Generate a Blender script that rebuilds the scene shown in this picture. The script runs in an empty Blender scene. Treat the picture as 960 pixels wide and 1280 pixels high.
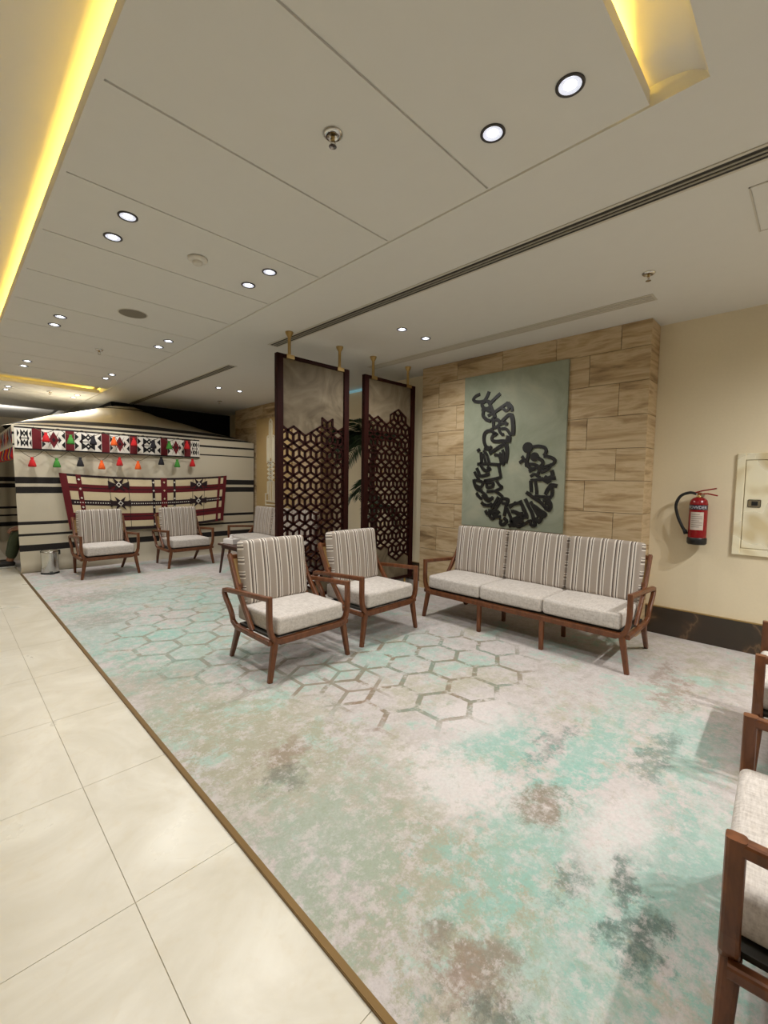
import bpy, bmesh, math, random
from mathutils import Vector, Matrix, noise
random.seed(7)
PI = math.pi
scene = bpy.context.scene
COL = scene.collection

# ------------------------------------------------------------------ camera
F_PX, YAW, PITCH, ROLL, CAM_H = 549.0, 0.7891, -0.0674, 0.01395, 1.40
_f = Vector((math.sin(YAW)*math.cos(PITCH), math.cos(YAW)*math.cos(PITCH), math.sin(PITCH)))
_r = Vector((math.cos(YAW), -math.sin(YAW), 0)); _u = _r.cross(_f)
RIGHT = math.cos(ROLL)*_r + math.sin(ROLL)*_u
UP = -math.sin(ROLL)*_r + math.cos(ROLL)*_u
cam_d = bpy.data.cameras.new('camera'); cam = bpy.data.objects.new('camera', cam_d); COL.objects.link(cam)
cam_d.sensor_fit = 'HORIZONTAL'; cam_d.sensor_width = 36; cam_d.lens = F_PX/960*36
cam_d.clip_start = 0.02; cam_d.clip_end = 100
m = Matrix((RIGHT, UP, -_f)).transposed().to_4x4(); m.translation = Vector((0, 0, CAM_H)); cam.matrix_world = m
scene.camera = cam
def at(px, py, axis, val):
    """photo pixel -> point on the plane (axis = val)"""
    d = RIGHT*((px-480)/F_PX) - UP*((py-640)/F_PX) + _f
    o = Vector((0, 0, CAM_H)); t = (val-o[axis])/d[axis]
    return o + d*t

# ------------------------------------------------------------------ world, exposure, large lights
w = bpy.data.worlds.new('world'); scene.world = w; w.use_nodes = True
w.node_tree.nodes['Background'].inputs[0].default_value = (1.0, .97, .93, 1)
w.node_tree.nodes['Background'].inputs[1].default_value = 0.06
vs = scene.view_settings
vs.view_transform = 'Standard'; vs.look = 'None'; vs.gamma = 1; vs.use_curve_mapping = False
vs.exposure = -0.45
SPOT_W = 43.0
def area_light(name, loc, rot, sx, sy, power, col):
    l = bpy.data.lights.new(name, 'AREA'); l.shape = 'RECTANGLE'; l.size = sx; l.size_y = sy
    l.energy = power; l.color = col
    o = bpy.data.objects.new(name, l); COL.objects.link(o); o.location = loc; o.rotation_euler = rot
    return o
YEL = (1.0, .66, .10)
# LED strips of the coves: lie on top of the dropped ceiling rafts, shining up and outwards
area_light('cove_led', (.485, 4.53, 2.945), (0, math.radians(180+50), 0), .02, 7.9, 44, YEL)
area_light('cove_led', (1.235, .60, 2.94), (math.radians(180-45), 0, 0), 1.53, .015, 11, YEL)
area_light('cove_led', (1.23, 8.475, 2.945), (math.radians(180+50), 0, 0), 1.5, .02, 12, YEL)
area_light('cove_led', (1.23, 9.025, 2.945), (math.radians(180-50), 0, 0), 1.5, .02, 12, YEL)
area_light('cove_led', (1.975, 10.5, 2.945), (0, math.radians(180-50), 0), .02, 2.8, 9, YEL)
area_light('cove_led', (2.007, 4.53, 2.905), (0, 0, 0), .010, 7.9, .16, (1, .86, .58))
# white light cove of the hall far behind the tent
area_light('hall_cove_led', (-.5, 13.4, 2.6), (PI, 0, 0), 4, .3, 40, (1, .96, .9))

# ------------------------------------------------------------------ node helpers and materials
def srgb(r, g, b):
    f = lambda c: (c/255/12.92) if c/255 <= .04045 else ((c/255+.055)/1.055)**2.4
    return (f(r), f(g), f(b), 1)
class NT:
    def __init__(s, name, rough=.6, metal=0, spec=.5):
        s.mat = bpy.data.materials.new(name); s.mat.use_nodes = True
        s.t = s.mat.node_tree; s.b = s.t.nodes['Principled BSDF']
        s.b.inputs['Roughness'].default_value = rough; s.b.inputs['Metallic'].default_value = metal
        s.b.inputs['Specular IOR Level'].default_value = spec
    def put(s, sock, v):
        if isinstance(v, bpy.types.NodeSocket): s.t.links.new(v, sock)
        elif v is not None:
            try: sock.default_value = v
            except Exception: sock.default_value = (v, v, v)
    def n(s, typ, **kw):
        nd = s.t.nodes.new(typ)
        for k, v in kw.items(): setattr(nd, k, v)
        return nd
    def m(s, op, a, b=None, c=None, clamp=False):
        nd = s.n('ShaderNodeMath', operation=op, use_clamp=clamp)
        for i, v in enumerate((a, b, c)):
            if v is not None: s.put(nd.inputs[i], v)
        return nd.outputs[0]
    def v(s, op, a, b=None, out=0):
        nd = s.n('ShaderNodeVectorMath', operation=op); s.put(nd.inputs[0], a)
        if b is not None: s.put(nd.inputs[1], b)
        return nd.outputs[out]
    def obj(s): return s.n('ShaderNodeTexCoord').outputs['Object']
    def pos(s): return s.n('ShaderNodeNewGeometry').outputs['Position']
    def sep(s, v): nd = s.n('ShaderNodeSeparateXYZ'); s.put(nd.inputs[0], v); return nd.outputs
    def comb(s, x, y, z):
        nd = s.n('ShaderNodeCombineXYZ')
        for i, v in enumerate((x, y, z)): s.put(nd.inputs[i], v)
        return nd.outputs[0]
    def scale(s, vec, sc): return s.v('MULTIPLY', vec, sc)
    def noise(s, vec, scale=5, detail=4, rough=.55, dist=0):
        nd = s.n('ShaderNodeTexNoise'); s.put(nd.inputs['Vector'], vec)
        for k, v in (('Scale', scale), ('Detail', detail), ('Roughness', rough), ('Distortion', dist)): nd.inputs[k].default_value = v
        return nd.outputs['Fac']
    def ramp(s, f, stops, const=False):
        nd = s.n('ShaderNodeValToRGB'); s.put(nd.inputs[0], f); e = nd.color_ramp.elements
        if const: nd.color_ramp.interpolation = 'CONSTANT'
        while len(e) < len(stops): e.new(.5)
        for el, (p, c) in zip(e, sorted(stops, key=lambda q: q[0])): el.position = p; el.color = c
        return nd.outputs[0]
    def mix(s, f, a, b):
        nd = s.n('ShaderNodeMix', data_type='RGBA'); s.put(nd.inputs['Factor'], f); s.put(nd.inputs['A'], a); s.put(nd.inputs['B'], b)
        for o in nd.outputs:
            if o.type == 'RGBA': return o
    def step(s, f, lo, hi):
        nd = s.n('ShaderNodeMapRange', interpolation_type='SMOOTHSTEP'); s.put(nd.inputs[0], f); s.put(nd.inputs[1], lo); s.put(nd.inputs[2], hi)
        return nd.outputs[0]
    def color(s, c): s.put(s.b.inputs['Base Color'], c); return s
    def rough(s, c): s.put(s.b.inputs['Roughness'], c); return s
    def bump(s, h, strength=.3, dist=.01):
        nd = s.n('ShaderNodeBump'); s.put(nd.inputs['Height'], h); nd.inputs['Strength'].default_value = strength; nd.inputs['Distance'].default_value = dist
        s.t.links.new(nd.outputs[0], s.b.inputs['Normal']); return s
    def glow(s, c, e): s.b.inputs['Emission Color'].default_value = c; s.b.inputs['Emission Strength'].default_value = e; return s
# NT mixes: sockets named A/B exist per data type; pick the RGBA ones
def _mix(s, f, a, b):
    nd = s.n('ShaderNodeMix', data_type='RGBA')
    s.put(nd.inputs[0], f)
    cs = [i for i in nd.inputs if i.type == 'RGBA']
    s.put(cs[0], a); s.put(cs[1], b)
    return [o for o in nd.outputs if o.type == 'RGBA'][0]
NT.mix = _mix

M = {}
def flat(name, c, rough=.6, metal=0, spec=.5, grain=0, gscale=40):
    t = NT(name, rough, metal, spec)
    if grain:
        f = t.noise(t.obj(), gscale, 3)
        t.color(t.mix(f, tuple(x*(1-grain) for x in c[:3])+(1,), tuple(min(1, x*(1+grain)) for x in c[:3])+(1,)))
        t.bump(f, .15, .003)
    else: t.color(c)
    M[name] = t.mat; return t
flat('ceiling_paint', srgb(224, 221, 214), .7, grain=.02, gscale=8)
flat('wall_paint', srgb(226, 212, 182), .62, grain=.03, gscale=60)
flat('lobby_paint', srgb(214, 204, 184), .7, grain=.02)
flat('void_black', srgb(12, 11, 11), .9)  # near-black colour stands in for the darkness behind the tent
flat('slot_dark', srgb(46, 43, 38), .7)
flat('slot_rail', srgb(150, 144, 130), .5)
flat('grille_white', srgb(205, 198, 184), .6)
flat('grille_shade', srgb(186, 179, 164), .7)
flat('brass', srgb(178, 150, 98), .36, .85, grain=.06)
flat('brass_strip', srgb(116, 90, 50), .45, .6, grain=.06)
flat('steel', srgb(205, 205, 200), .22, 1.0)
flat('chrome', srgb(210, 208, 204), .12, 1.0)
flat('black_plastic', srgb(20, 20, 20), .45)
flat('trim_black', srgb(74, 70, 68), .35, .5)
flat('white_plastic', srgb(222, 216, 205), .5)
flat('speaker_mesh', srgb(128, 120, 106), .8, grain=.2, gscale=300)
flat('red_paint', srgb(132, 10, 20), .25)
flat('label_paper', srgb(196, 184, 172), .6)
flat('label_ink', srgb(120, 108, 100), .6)
flat('navy_label', srgb(30, 30, 46), .4)
flat('white_ink', srgb(205, 205, 215), .5)
flat('calligraphy_black', srgb(22, 20, 18), .5)
flat('ornament_white', srgb(232, 224, 200), .5)
flat('paper_white', srgb(238, 232, 228), .6)
flat('leaf', srgb(38, 66, 36), .45, grain=.3, gscale=9)
flat('leaf_stalk', srgb(92, 104, 58), .5)
flat('palm_trunk', srgb(70, 54, 38), .85, grain=.35, gscale=30)
flat('pot_dark', srgb(52, 44, 40), .4)
flat('soil', srgb(40, 30, 22), .95, grain=.4, gscale=80)
flat('cane', srgb(150, 118, 70), .7, grain=.25, gscale=220)
for k, c in dict(red=(190, 24, 28), green=(62, 132, 48), black=(26, 24, 30), orange=(226, 92, 28), blue=(44, 70, 130), yellow=(222, 170, 40), purple=(110, 40, 100)).items():
    flat('yarn_'+k, srgb(*c), .9, grain=.25, gscale=120)
flat('weave_maroon', srgb(98, 16, 24), .9, grain=.25, gscale=90)
flat('weave_dark', srgb(38, 20, 24), .9, grain=.25, gscale=90)
flat('weave_black', srgb(20, 17, 18), .9, grain=.2, gscale=90)
flat('weave_white', srgb(226, 220, 208), .9, grain=.06, gscale=90)
flat('weave_cream', srgb(216, 200, 164), .9, grain=.08, gscale=60)
flat('cord', srgb(92, 84, 66), .9)
flat('skin', srgb(150, 104, 78), .5)
flat('trouser_green', srgb(62, 70, 48), .85, grain=.25, gscale=25)
flat('jacket_grey', srgb(150, 146, 136), .85, grain=.25, gscale=14)
flat('shoe_black', srgb(28, 26, 26), .5)
flat('shoe_white', srgb(216, 214, 206), .5)
flat('hair_black', srgb(18, 15, 14), .7, grain=.4, gscale=90)
flat('eye_white', srgb(230, 228, 222), .3)
flat('cushion_red', srgb(88, 22, 28), .9, grain=.5, gscale=26)
t = NT('lamp_glow'); t.color((1, 1, 1, 1)).glow((.92, .96, 1, 1), 22); M['lamp_glow'] = t.mat
t = NT('cyan_glow'); t.color((.3, .6, .7, 1)).glow((.4, .75, .88, 1), .3); M['cyan_glow'] = t.mat
t = NT('lamp_reflector', .3); t.color((.8, .82, .9, 1)).glow((.72, .76, .92, 1), .9); M['lamp_reflector'] = t.mat

# wood: along-grain streaks
def wood(name, a, b, rough=.38, sc=(30, 30, 30), spec=.5):
    t = NT(name, rough, 0, spec); o = t.obj()
    f = t.noise(t.scale(o, sc), 1.0, 5, .6, .6); t.color(t.ramp(f, [(.3, a), (.7, b)])); t.bump(f, .06, .002); M[name] = t.mat
wood('chair_wood', srgb(86, 48, 24), srgb(122, 72, 40), .36, (26, 26, 9))
wood('dark_wood', srgb(30, 9, 6), srgb(48, 16, 11), .6, (40, 40, 5), .12)
wood('table_wood', srgb(52, 28, 22), srgb(82, 46, 34), .3, (12, 30, 12))

# fabrics
t = NT('seat_fabric', .85); o = t.obj()
f = t.noise(t.scale(o, (140, 22, 60)), 1, 4, .7); g = t.noise(t.scale(o, (22, 140, 60)), 1, 4, .7)
h = t.m('ADD', t.m('MULTIPLY', f, .5), t.m('MULTIPLY', g, .5))
t.color(t.ramp(h, [(.30, srgb(160, 150, 142)), (.48, srgb(198, 190, 182)), (.66, srgb(220, 213, 206))])).bump(h, .12, .002); M['seat_fabric'] = t.mat
def stripes(name, axis, off):
    t = NT(name, .85); o = t.sep(t.obj())[axis]
    u = t.m('FRACT', t.m('DIVIDE', t.m('ADD', o, 5.0+off), .112))
    tp, wh, dk, md = srgb(168, 156, 144), srgb(226, 218, 207), srgb(84, 72, 66), srgb(150, 137, 126)
    c = t.ramp(u, [(0, tp), (.40, wh), (.51, dk), (.58, md), (.67, wh), (.77, dk), (.84, wh), (.93, tp)], True)
    n = t.noise(t.scale(t.obj(), (90, 90, 30)), 1, 3)
    t.color(t.mix(t.m('MULTIPLY', n, .22), c, srgb(120, 108, 98))).bump(n, .08, .002); M[name] = t.mat
stripes('stripe_fabric', 0, .0); stripes('stripe_side', 2, .02)

# cream marble-look floor tile
t = NT('floor_tile', .28, spec=.45); p = t.pos()
f = t.noise(t.scale(p, (1.2, 1.2, 1)), 1.6, 7, .6, 1.2); g = t.noise(p, 14, 4, .6, .5)
c = t.ramp(f, [(.3, srgb(202, 194, 174)), (.5, srgb(214, 207, 190)), (.62, srgb(222, 216, 200))])
t.color(t.mix(t.m('MULTIPLY', t.step(g, .5, .75), .35), c, srgb(205, 192, 165))).rough(t.ramp(f, [(.3, (.36,)*3+(1,)), (.7, (.26,)*3+(1,))])); M['floor_tile'] = t.mat
flat('grout', srgb(178, 168, 146), .9)

# stone-look cladding tile: horizontal veins
t = NT('stone_tile', .55); o = t.pos(); oi = t.n('ShaderNodeObjectInfo').outputs['Random']
sh = t.v('ADD', o, t.comb(t.m('MULTIPLY', oi, 31.), t.m('MULTIPLY', oi, 17.), t.m('MULTIPLY', oi, 23.)))
f = t.noise(t.scale(sh, (1.3, 1.3, 8)), 1, 5, .58, .8); g = t.noise(t.scale(sh, (2.5, 2.5, 42)), 1, 4, .6)
k = t.m('ADD', t.m('MULTIPLY', f, .75), t.m('MULTIPLY', g, .25))
k = t.m('ADD', k, t.m('MULTIPLY', t.m('SUBTRACT', oi, .5), .10))
t.color(t.ramp(k, [(.32, srgb(126, 102, 72)), (.43, srgb(178, 151, 112)), (.54, srgb(204, 181, 145)), (.66, srgb(164, 136, 98))])).bump(k, .12, .004); M['stone_tile'] = t.mat
flat('stone_joint', srgb(92, 74, 48), .9)

# dark brown marble skirting
t = NT('dark_marble', .18); o = t.pos()
f = t.noise(t.scale(o, (2, 2, 1.2)), 1.1, 5, .5, 1.2)
v = t.m('ABSOLUTE', t.m('SUBTRACT', f, .5))
c = t.ramp(v, [(0, srgb(104, 82, 60)), (.02, srgb(72, 56, 42)), (.06, srgb(58, 48, 38)), (.3, srgb(52, 45, 37))])
t.color(c); M['dark_marble'] = t.mat

# sage canvas of the art panel, tan panel
t = NT('sage_panel', .8); o = t.pos(); f = t.noise(o, 2.2, 6, .6, .8); g = t.noise(t.scale(o, (1, 60, 60)), 1, 2)
t.color(t.ramp(f, [(.3, srgb(134, 141, 120)), (.55, srgb(154, 158, 138)), (.72, srgb(170, 168, 146))])).bump(g, .1, .002); M['sage_panel'] = t.mat
flat('tan_panel', srgb(186, 158, 108), .75, grain=.06, gscale=5)
# smoky sheet of the screens
t = NT('smoky_sheet', .6, 0, .2); o = t.obj(); f = t.noise(o, 2.6, 4, .55, 2.0)
t.color(t.ramp(f, [(.3, srgb(88, 77, 60)), (.5, srgb(110, 98, 79)), (.7, srgb(130, 118, 98))])); M['smoky_sheet'] = t.mat
# brushed steel with swirls, wall cabinet; warm reflections painted in as cream
t = NT('swirl_steel_lit', .2, .3); o = t.obj(); f = t.noise(o, 2.4, 1, .4, 1.6)
t.color(t.ramp(f, [(.36, srgb(232, 216, 176)), (.46, srgb(255, 248, 222)), (.56, srgb(254, 246, 216)), (.64, srgb(234, 220, 182))])).rough(t.ramp(f, [(.3, (.18,)*3+(1,)), (.7, (.42,)*3+(1,))])); M['swirl_steel_lit'] = t.mat

# tent cloth with woven stripes (by height)
def tent_cloth(name, bands, base=srgb(206, 197, 176)):
    t = NT(name, .9, spec=.2); p = t.pos(); z = t.sep(p)[2]
    zz = t.m('DIVIDE', t.m('ADD', z, t.m('MULTIPLY', t.m('SUBTRACT', t.noise(p, 1.3, 2), .5), .012)), 3.0)
    dk = srgb(22, 22, 28); st = [(0, base)]
    for a, b in bands: st += [(a/3, dk), (b/3, base)]
    c = t.ramp(zz, st, True); n = t.noise(t.scale(p, (160, 160, 160)), 1, 2)
    t.color(t.mix(t.m('MULTIPLY', n, .12), c, srgb(150, 138, 116)))
    w_ = t.noise(t.scale(p, (3, 3, 1.2)), 1, 3); t.bump(w_, .35, .03); M[name] = t.mat
tent_cloth('tent_cloth', [(.325, .42), (.54, .585), (.71, .755), (1.17, 1.262), (1.305, 1.40), (1.84, 1.875), (1.995, 2.03)])
tent_cloth('tent_roof_cloth', [(2.150, 2.20), (2.25, 2.33), (2.70, 2.722)])

# carpet
def carpet_mat():
    t = NT('carpet', .95, spec=.1); P = t.pos(); x, y, z = t.sep(P)[:3]
    p2 = t.comb(x, y, 0)
    nA = t.noise(p2, 1.3, 5, .6, .5); nB = t.noise(t.v('ADD', p2, (11, 5, 0)), 2.6, 7, .68, .4)
    nC = t.noise(t.v('ADD', p2, (3, 17, 0)), 6.5, 7, .74, .2); nF = t.noise(t.v('ADD', p2, (7, 2, 0)), 60, 4, .7)
    nD = t.noise(t.v('ADD', p2, (23, 9, 0)), 1.7, 5, .6, .6); nM = t.noise(t.v('ADD', p2, (31, 27, 0)), 11, 9, .80, .1)
    nN = t.noise(t.v('ADD', p2, (51, 7, 0)), 8, 9, .82, .1)
    base = t.ramp(nM, [(.3, srgb(166, 159, 154)), (.45, srgb(189, 181, 177)), (.58, srgb(203, 195, 193)), (.72, srgb(184, 176, 170))])
    def mask(big, fine, lo, hi, k=1.): return t.m('MULTIPLY', t.step(t.m('ADD', big, t.m('MULTIPLY', t.m('SUBTRACT', fine, .5), .9)), lo, hi), k)
    c = t.mix(mask(nA, nN, .50, .66, .75), base, srgb(176, 172, 152))
    c = t.mix(mask(nD, nM, .52, .68, .8), c, srgb(160, 192, 180))
    c = t.mix(mask(nB, nM, .62, .76, .6), c, srgb(168, 162, 140))
    # patches with a place of their own: centre, radii, colour, strength, how broken up
    W = t.comb(t.m('ADD', x, t.m('MULTIPLY', t.m('SUBTRACT', nB, .5), .5)), t.m('ADD', y, t.m('MULTIPLY', t.m('SUBTRACT', nC, .5), .4)), 0)
    TE, DT, BR, OL, PK = srgb(140, 188, 176), srgb(88, 98, 92), srgb(142, 120, 104), srgb(166, 163, 142), srgb(220, 212, 210)
    for cx, cy, rx, ry, col, k, br in [
        (1.12, 1.45, .45, .85, OL, .7, 3.6), (1.15, 2.1, .35, .45, OL, .65, 3.6), (1.22, .85, .40, .35, OL, .7, 3.8), (1.0, 3.0, .3, .8, OL, .6, 3.4),
        (2.02, 1.15, .36, .20, TE, .9, 2.6), (2.35, .78, .55, .14, TE, .85, 2.6), (1.60, .74, .48, .22, TE, .8, 3.4), (1.75, .28, .5, .22, TE, .8, 2.8), (2.75, .45, .5, .16, TE, .7, 2.6),
        (1.25, .42, .4, .22, TE, .5, 3.6), (1.02, 1.28, .3, .35, TE, .3, 3.6), (1.0, 4.6, .4, .8, TE, .5, 3), (1.75, 5.7, .7, .7, TE, .6, 3), (2.3, 4.8, .6, .6, TE, .5, 3), (1.4, 3.6, .55, .7, TE, .55, 3), (2.6, 2.5, .6, .4, TE, .4, 3),
        (1.80, .78, .16, .10, BR, .8, 1.8), (1.0, .64, .14, .13, BR, .75, 1.8), (1.18, 1.87, .14, .10, BR, .6, 2), (1.45, .33, .13, .08, DT, .8, 1.4), (1.66, .40, .12, .04, DT, .75, 1.4), (1.50, .56, .12, .05, DT, .6, 2),
        (.90, .50, .12, .09, DT, .6, 2), (2.55, .52, .3, .06, DT, .5, 2), (2.3, .95, .3, .05, DT, .4, 2), (3.4, .62, .35, .08, BR, .5, 2), (3.7, .75, .3, .06, BR, .45, 2), (1.25, 6.0, .5, .3, BR, .4, 2.6), (1.05, 5.0, .25, .3, BR, .35, 2.6), (2.2, 1.42, .3, .2, PK, .7, 2), (1.66, 1.15, .2, .35, PK, .8, 2), (1.9, .52, .35, .12, PK, .7, 2.4), (1.12, 1.72, .12, .08, DT, .5, 2)]:
        d = t.v('LENGTH', t.v('MULTIPLY', t.v('SUBTRACT', W, (cx, cy, 0)), (1/rx, 1/ry, 0)), out=1)
        d = t.m('ADD', d, t.m('MULTIPLY', t.m('SUBTRACT', nM if ry < .3 else nN, .5), br*2.2))
        c = t.mix(t.m('MULTIPLY', t.step(d, 1.35, .35), k*(.8 if col == TE else 1)), c, col)
    nW = t.noise(t.v('ADD', p2, (77, 41, 0)), 13, 9, .82, .1)
    c = t.mix(t.m('MULTIPLY', t.step(nW, .50, .60), .62), c, srgb(206, 198, 195))
    c = t.mix(t.m('MULTIPLY', t.step(nW, .45, .36), .45), c, srgb(158, 160, 142))
    # hexagon trellis
    A = .555; Wd = .32
    q = t.v('ADD', p2, (-2.495+Wd*20.5, -1.605+A*20.5, 0)); R = (Wd, A, 1); hR = (Wd/2, A/2, 0)
    a = t.v('SUBTRACT', t.v('MODULO', q, R), hR); b = t.v('SUBTRACT', t.v('MODULO', t.v('ADD', q, hR), R), hR)
    la, lb = t.v('LENGTH', a, out=1), t.v('LENGTH', b, out=1)
    sel = t.m('LESS_THAN', la, lb)
    g = t.v('ADD', t.v('MULTIPLY', a, t.comb(sel, sel, 0)), t.v('MULTIPLY', b, t.comb(t.m('SUBTRACT', 1., sel), t.m('SUBTRACT', 1., sel), 0)))
    gx, gy = t.sep(g)[0], t.sep(g)[1]; ax, ay = t.m('ABSOLUTE', gx), t.m('ABSOLUTE', gy)
    hd = t.m('MAXIMUM', ax, t.m('ADD', t.m('MULTIPLY', ax, .5), t.m('MULTIPLY', ay, .866)))
    line = t.step(t.m('ADD', hd, t.m('MULTIPLY', t.m('SUBTRACT', nF, .5), .012)), .139, .146)
    spoke = None
    for an in (90, 210, 330):
        ux, uy = math.cos(math.radians(an)), math.sin(math.radians(an))
        cr = t.m('ABSOLUTE', t.m('SUBTRACT', t.m('MULTIPLY', gx, uy), t.m('MULTIPLY', gy, ux)))
        dt = t.m('ADD', t.m('MULTIPLY', gx, ux), t.m('MULTIPLY', gy, uy))
        s_ = t.m('MULTIPLY', t.m('LESS_THAN', cr, .014), t.m('GREATER_THAN', dt, 0.))
        spoke = s_ if spoke is None else t.m('MAXIMUM', spoke, s_)
    # where the trellis shows: a drift between the seats and one towards the tent
    def blob(cx, cy, rx, ry):
        d = t.v('LENGTH', t.v('MULTIPLY', t.v('SUBTRACT', W, (cx, cy, 0)), (1/rx, 1/ry, 0)), out=1); return t.step(d, 1.15, .7)
    zone = t.m('MAXIMUM', blob(2.55, 2.05, 1.0, .75), t.m('MULTIPLY', blob(1.65, 3.9, .8, 1.5), .75))
    zone = t.m('MAXIMUM', zone, t.m('MULTIPLY', blob(2.4, 5.2, 1.2, 1.2), .5))
    zone = t.m('MULTIPLY', zone, t.step(nC, .40, .52))
    spz = t.m('MULTIPLY', t.m('MULTIPLY', blob(1.9, 2.35, .38, .45), .8), spoke)
    lm = t.m('MAXIMUM', t.m('MULTIPLY', line, t.m('MULTIPLY', zone, .95)), spz)
    c = t.mix(lm, c, t.ramp(nB, [(.35, srgb(122, 146, 134)), (.5, srgb(140, 136, 118)), (.65, srgb(142, 118, 98))]))
    c = t.mix(t.m('MULTIPLY', t.step(nF, .35, .7), .13), c, srgb(120, 112, 104))
    t.color(c).bump(nF, .5, .006); M['carpet'] = t.mat
carpet_mat()

# ------------------------------------------------------------------ mesh helpers
def mesh_obj(name, bm, mat, parent=None, smooth=False):
    me = bpy.data.meshes.new(name)
    bmesh.ops.recalc_face_normals(bm, faces=bm.faces[:])
    if smooth:
        for f_ in bm.faces: f_.smooth = True
    bm.to_mesh(me); bm.free()
    for mm in (mat if isinstance(mat, (list, tuple)) else [mat]): me.materials.append(M[mm])
    o = bpy.data.objects.new(name, me); COL.objects.link(o)
    if parent: o.parent = parent
    return o
def tag(o, label, cat, group=None):
    o['label'] = label; o['category'] = cat
    if group: o['group'] = group
    return o
def thing(name, label, cat, loc=(0, 0, 0), rz=0, group=None):
    o = bpy.data.objects.new(name, None); COL.objects.link(o); o.empty_display_size = .1
    o.location = loc; o.rotation_euler = (0, 0, rz)
    return tag(o, label, cat, group)
def struct(o, label=None):
    o['kind'] = 'structure'
    if label: o['label'] = label
    return o
def dup(root, loc=None, rz=None, label=None):
    r = root.copy(); COL.objects.link(r)
    if loc is not None: r.location = loc
    if rz is not None: r.rotation_euler = (0, 0, rz)
    if label: r['label'] = label
    for ch in root.children:
        c = ch.copy(); COL.objects.link(c); c.parent = r
        for g in ch.children:
            d = g.copy(); COL.objects.link(d); d.parent = c
    return r
def NB(): return bmesh.new()
def box(bm, x0, x1, y0, y1, z0, z1, mi=0):
    vs_ = [bm.verts.new(p) for p in ((x0, y0, z0), (x1, y0, z0), (x1, y1, z0), (x0, y1, z0), (x0, y0, z1), (x1, y0, z1), (x1, y1, z1), (x0, y1, z1))]
    for q in ((0, 3, 2, 1), (4, 5, 6, 7), (0, 1, 5, 4), (1, 2, 6, 5), (2, 3, 7, 6), (3, 0, 4, 7)):
        bm.faces.new([vs_[i] for i in q]).material_index = mi
def bbox(name, x0, x1, y0, y1, z0, z1, mat, parent=None, bev=0):
    bm = NB(); box(bm, x0, x1, y0, y1, z0, z1)
    if bev: bmesh.ops.bevel(bm, geom=bm.edges[:], offset=bev, segments=2, affect='EDGES')
    return mesh_obj(name, bm, mat, parent)
def cyl(bm, c, r0, r1, z0, z1, n=24, axis=2, mi=0, caps=True):
    def P(a, r, z):
        u, v = r*math.cos(a), r*math.sin(a)
        q = (u, v, z) if axis == 2 else ((z, u, v) if axis == 0 else (u, z, v))
        return bm.verts.new(Vector(c)+Vector(q))
    A = [P(2*PI*i/n, r0, z0) for i in range(n)]; B = [P(2*PI*i/n, r1, z1) for i in range(n)]
    for i in range(n): bm.faces.new((A[i], A[(i+1) % n], B[(i+1) % n], B[i])).material_index = mi
    if caps: bm.faces.new(A).material_index = mi; bm.faces.new(B).material_index = mi
def lathe(bm, prof, n=28, c=(0, 0, 0), mi=0):
    rings = []
    for r, z in prof:
        if r < 1e-5: rings.append([bm.verts.new((c[0], c[1], c[2]+z))])
        else: rings.append([bm.verts.new((c[0]+r*math.cos(2*PI*i/n), c[1]+r*math.sin(2*PI*i/n), c[2]+z)) for i in range(n)])
    for A, B in zip(rings, rings[1:]):
        for i in range(n):
            j = (i+1) % n
            q = [A[i % len(A)], A[j % len(A)], B[j % len(B)], B[i % len(B)]]
            q = list(dict.fromkeys(q))
            if len(q) > 2: bm.faces.new(q).material_index = mi
def sweep(bm, pts, wd, ht, side, ch=.25, closed=False, taper=None):
    """rounded-rectangle bar along pts; wd is measured along `side`, ht across it"""
    pts = [Vector(p) for p in pts]; side = Vector(side).normalized(); n = len(pts); rings = []
    for i, p in enumerate(pts):
        a = (pts[i]-pts[i-1]).normalized() if i else None
        b = (pts[i+1]-pts[i]).normalized() if i < n-1 else None
        tdir = ((a or b)+(b or a)).normalized()
        nrm = side.cross(tdir).normalized(); sd = tdir.cross(nrm).normalized()
        k = 1.0
        if a and b: k = 1/max(.5, math.cos(a.angle(b)/2))
        s = taper[i] if taper else 1
        W_, H_ = wd/2*s, ht/2*s*k; c = min(wd, ht)*ch*s
        prof = [(W_-c, -H_), (W_-.3*c, -H_+.3*c), (W_, -H_+c), (W_, H_-c), (W_-.3*c, H_-.3*c), (W_-c, H_), (-W_+c, H_), (-W_+.3*c, H_-.3*c), (-W_, H_-c), (-W_, -H_+c), (-W_+.3*c, -H_+.3*c), (-W_+c, -H_)]
        rings.append([bm.verts.new(p+sd*u+nrm*v) for u, v in prof])
    for A, B in zip(rings, rings[1:]):
        for i in range(12): bm.faces.new((A[i], A[(i+1) % 12], B[(i+1) % 12], B[i]))
    bm.faces.new(rings[0]); bm.faces.new(rings[-1])
def tube(bm, pts, r, n=8, mi=0, taper=None):
    pts = [Vector(p) for p in pts]; rings = []; ref = Vector((.31, .77, .55))
    for i, p in enumerate(pts):
        d = (pts[min(i+1, len(pts)-1)]-pts[max(i-1, 0)]).normalized()
        s = d.cross(ref).normalized(); q = d.cross(s)
        rr = r*(taper[i] if taper else 1)
        rings.append([bm.verts.new(p+s*rr*math.cos(2*PI*k/n)+q*rr*math.sin(2*PI*k/n)) for k in range(n)])
    for A, B in zip(rings, rings[1:]):
        for i in range(n): bm.faces.new((A[i], A[(i+1) % n], B[(i+1) % n], B[i])).material_index = mi
    bm.faces.new(rings[0]).material_index = mi; bm.faces.new(rings[-1]).material_index = mi
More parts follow.
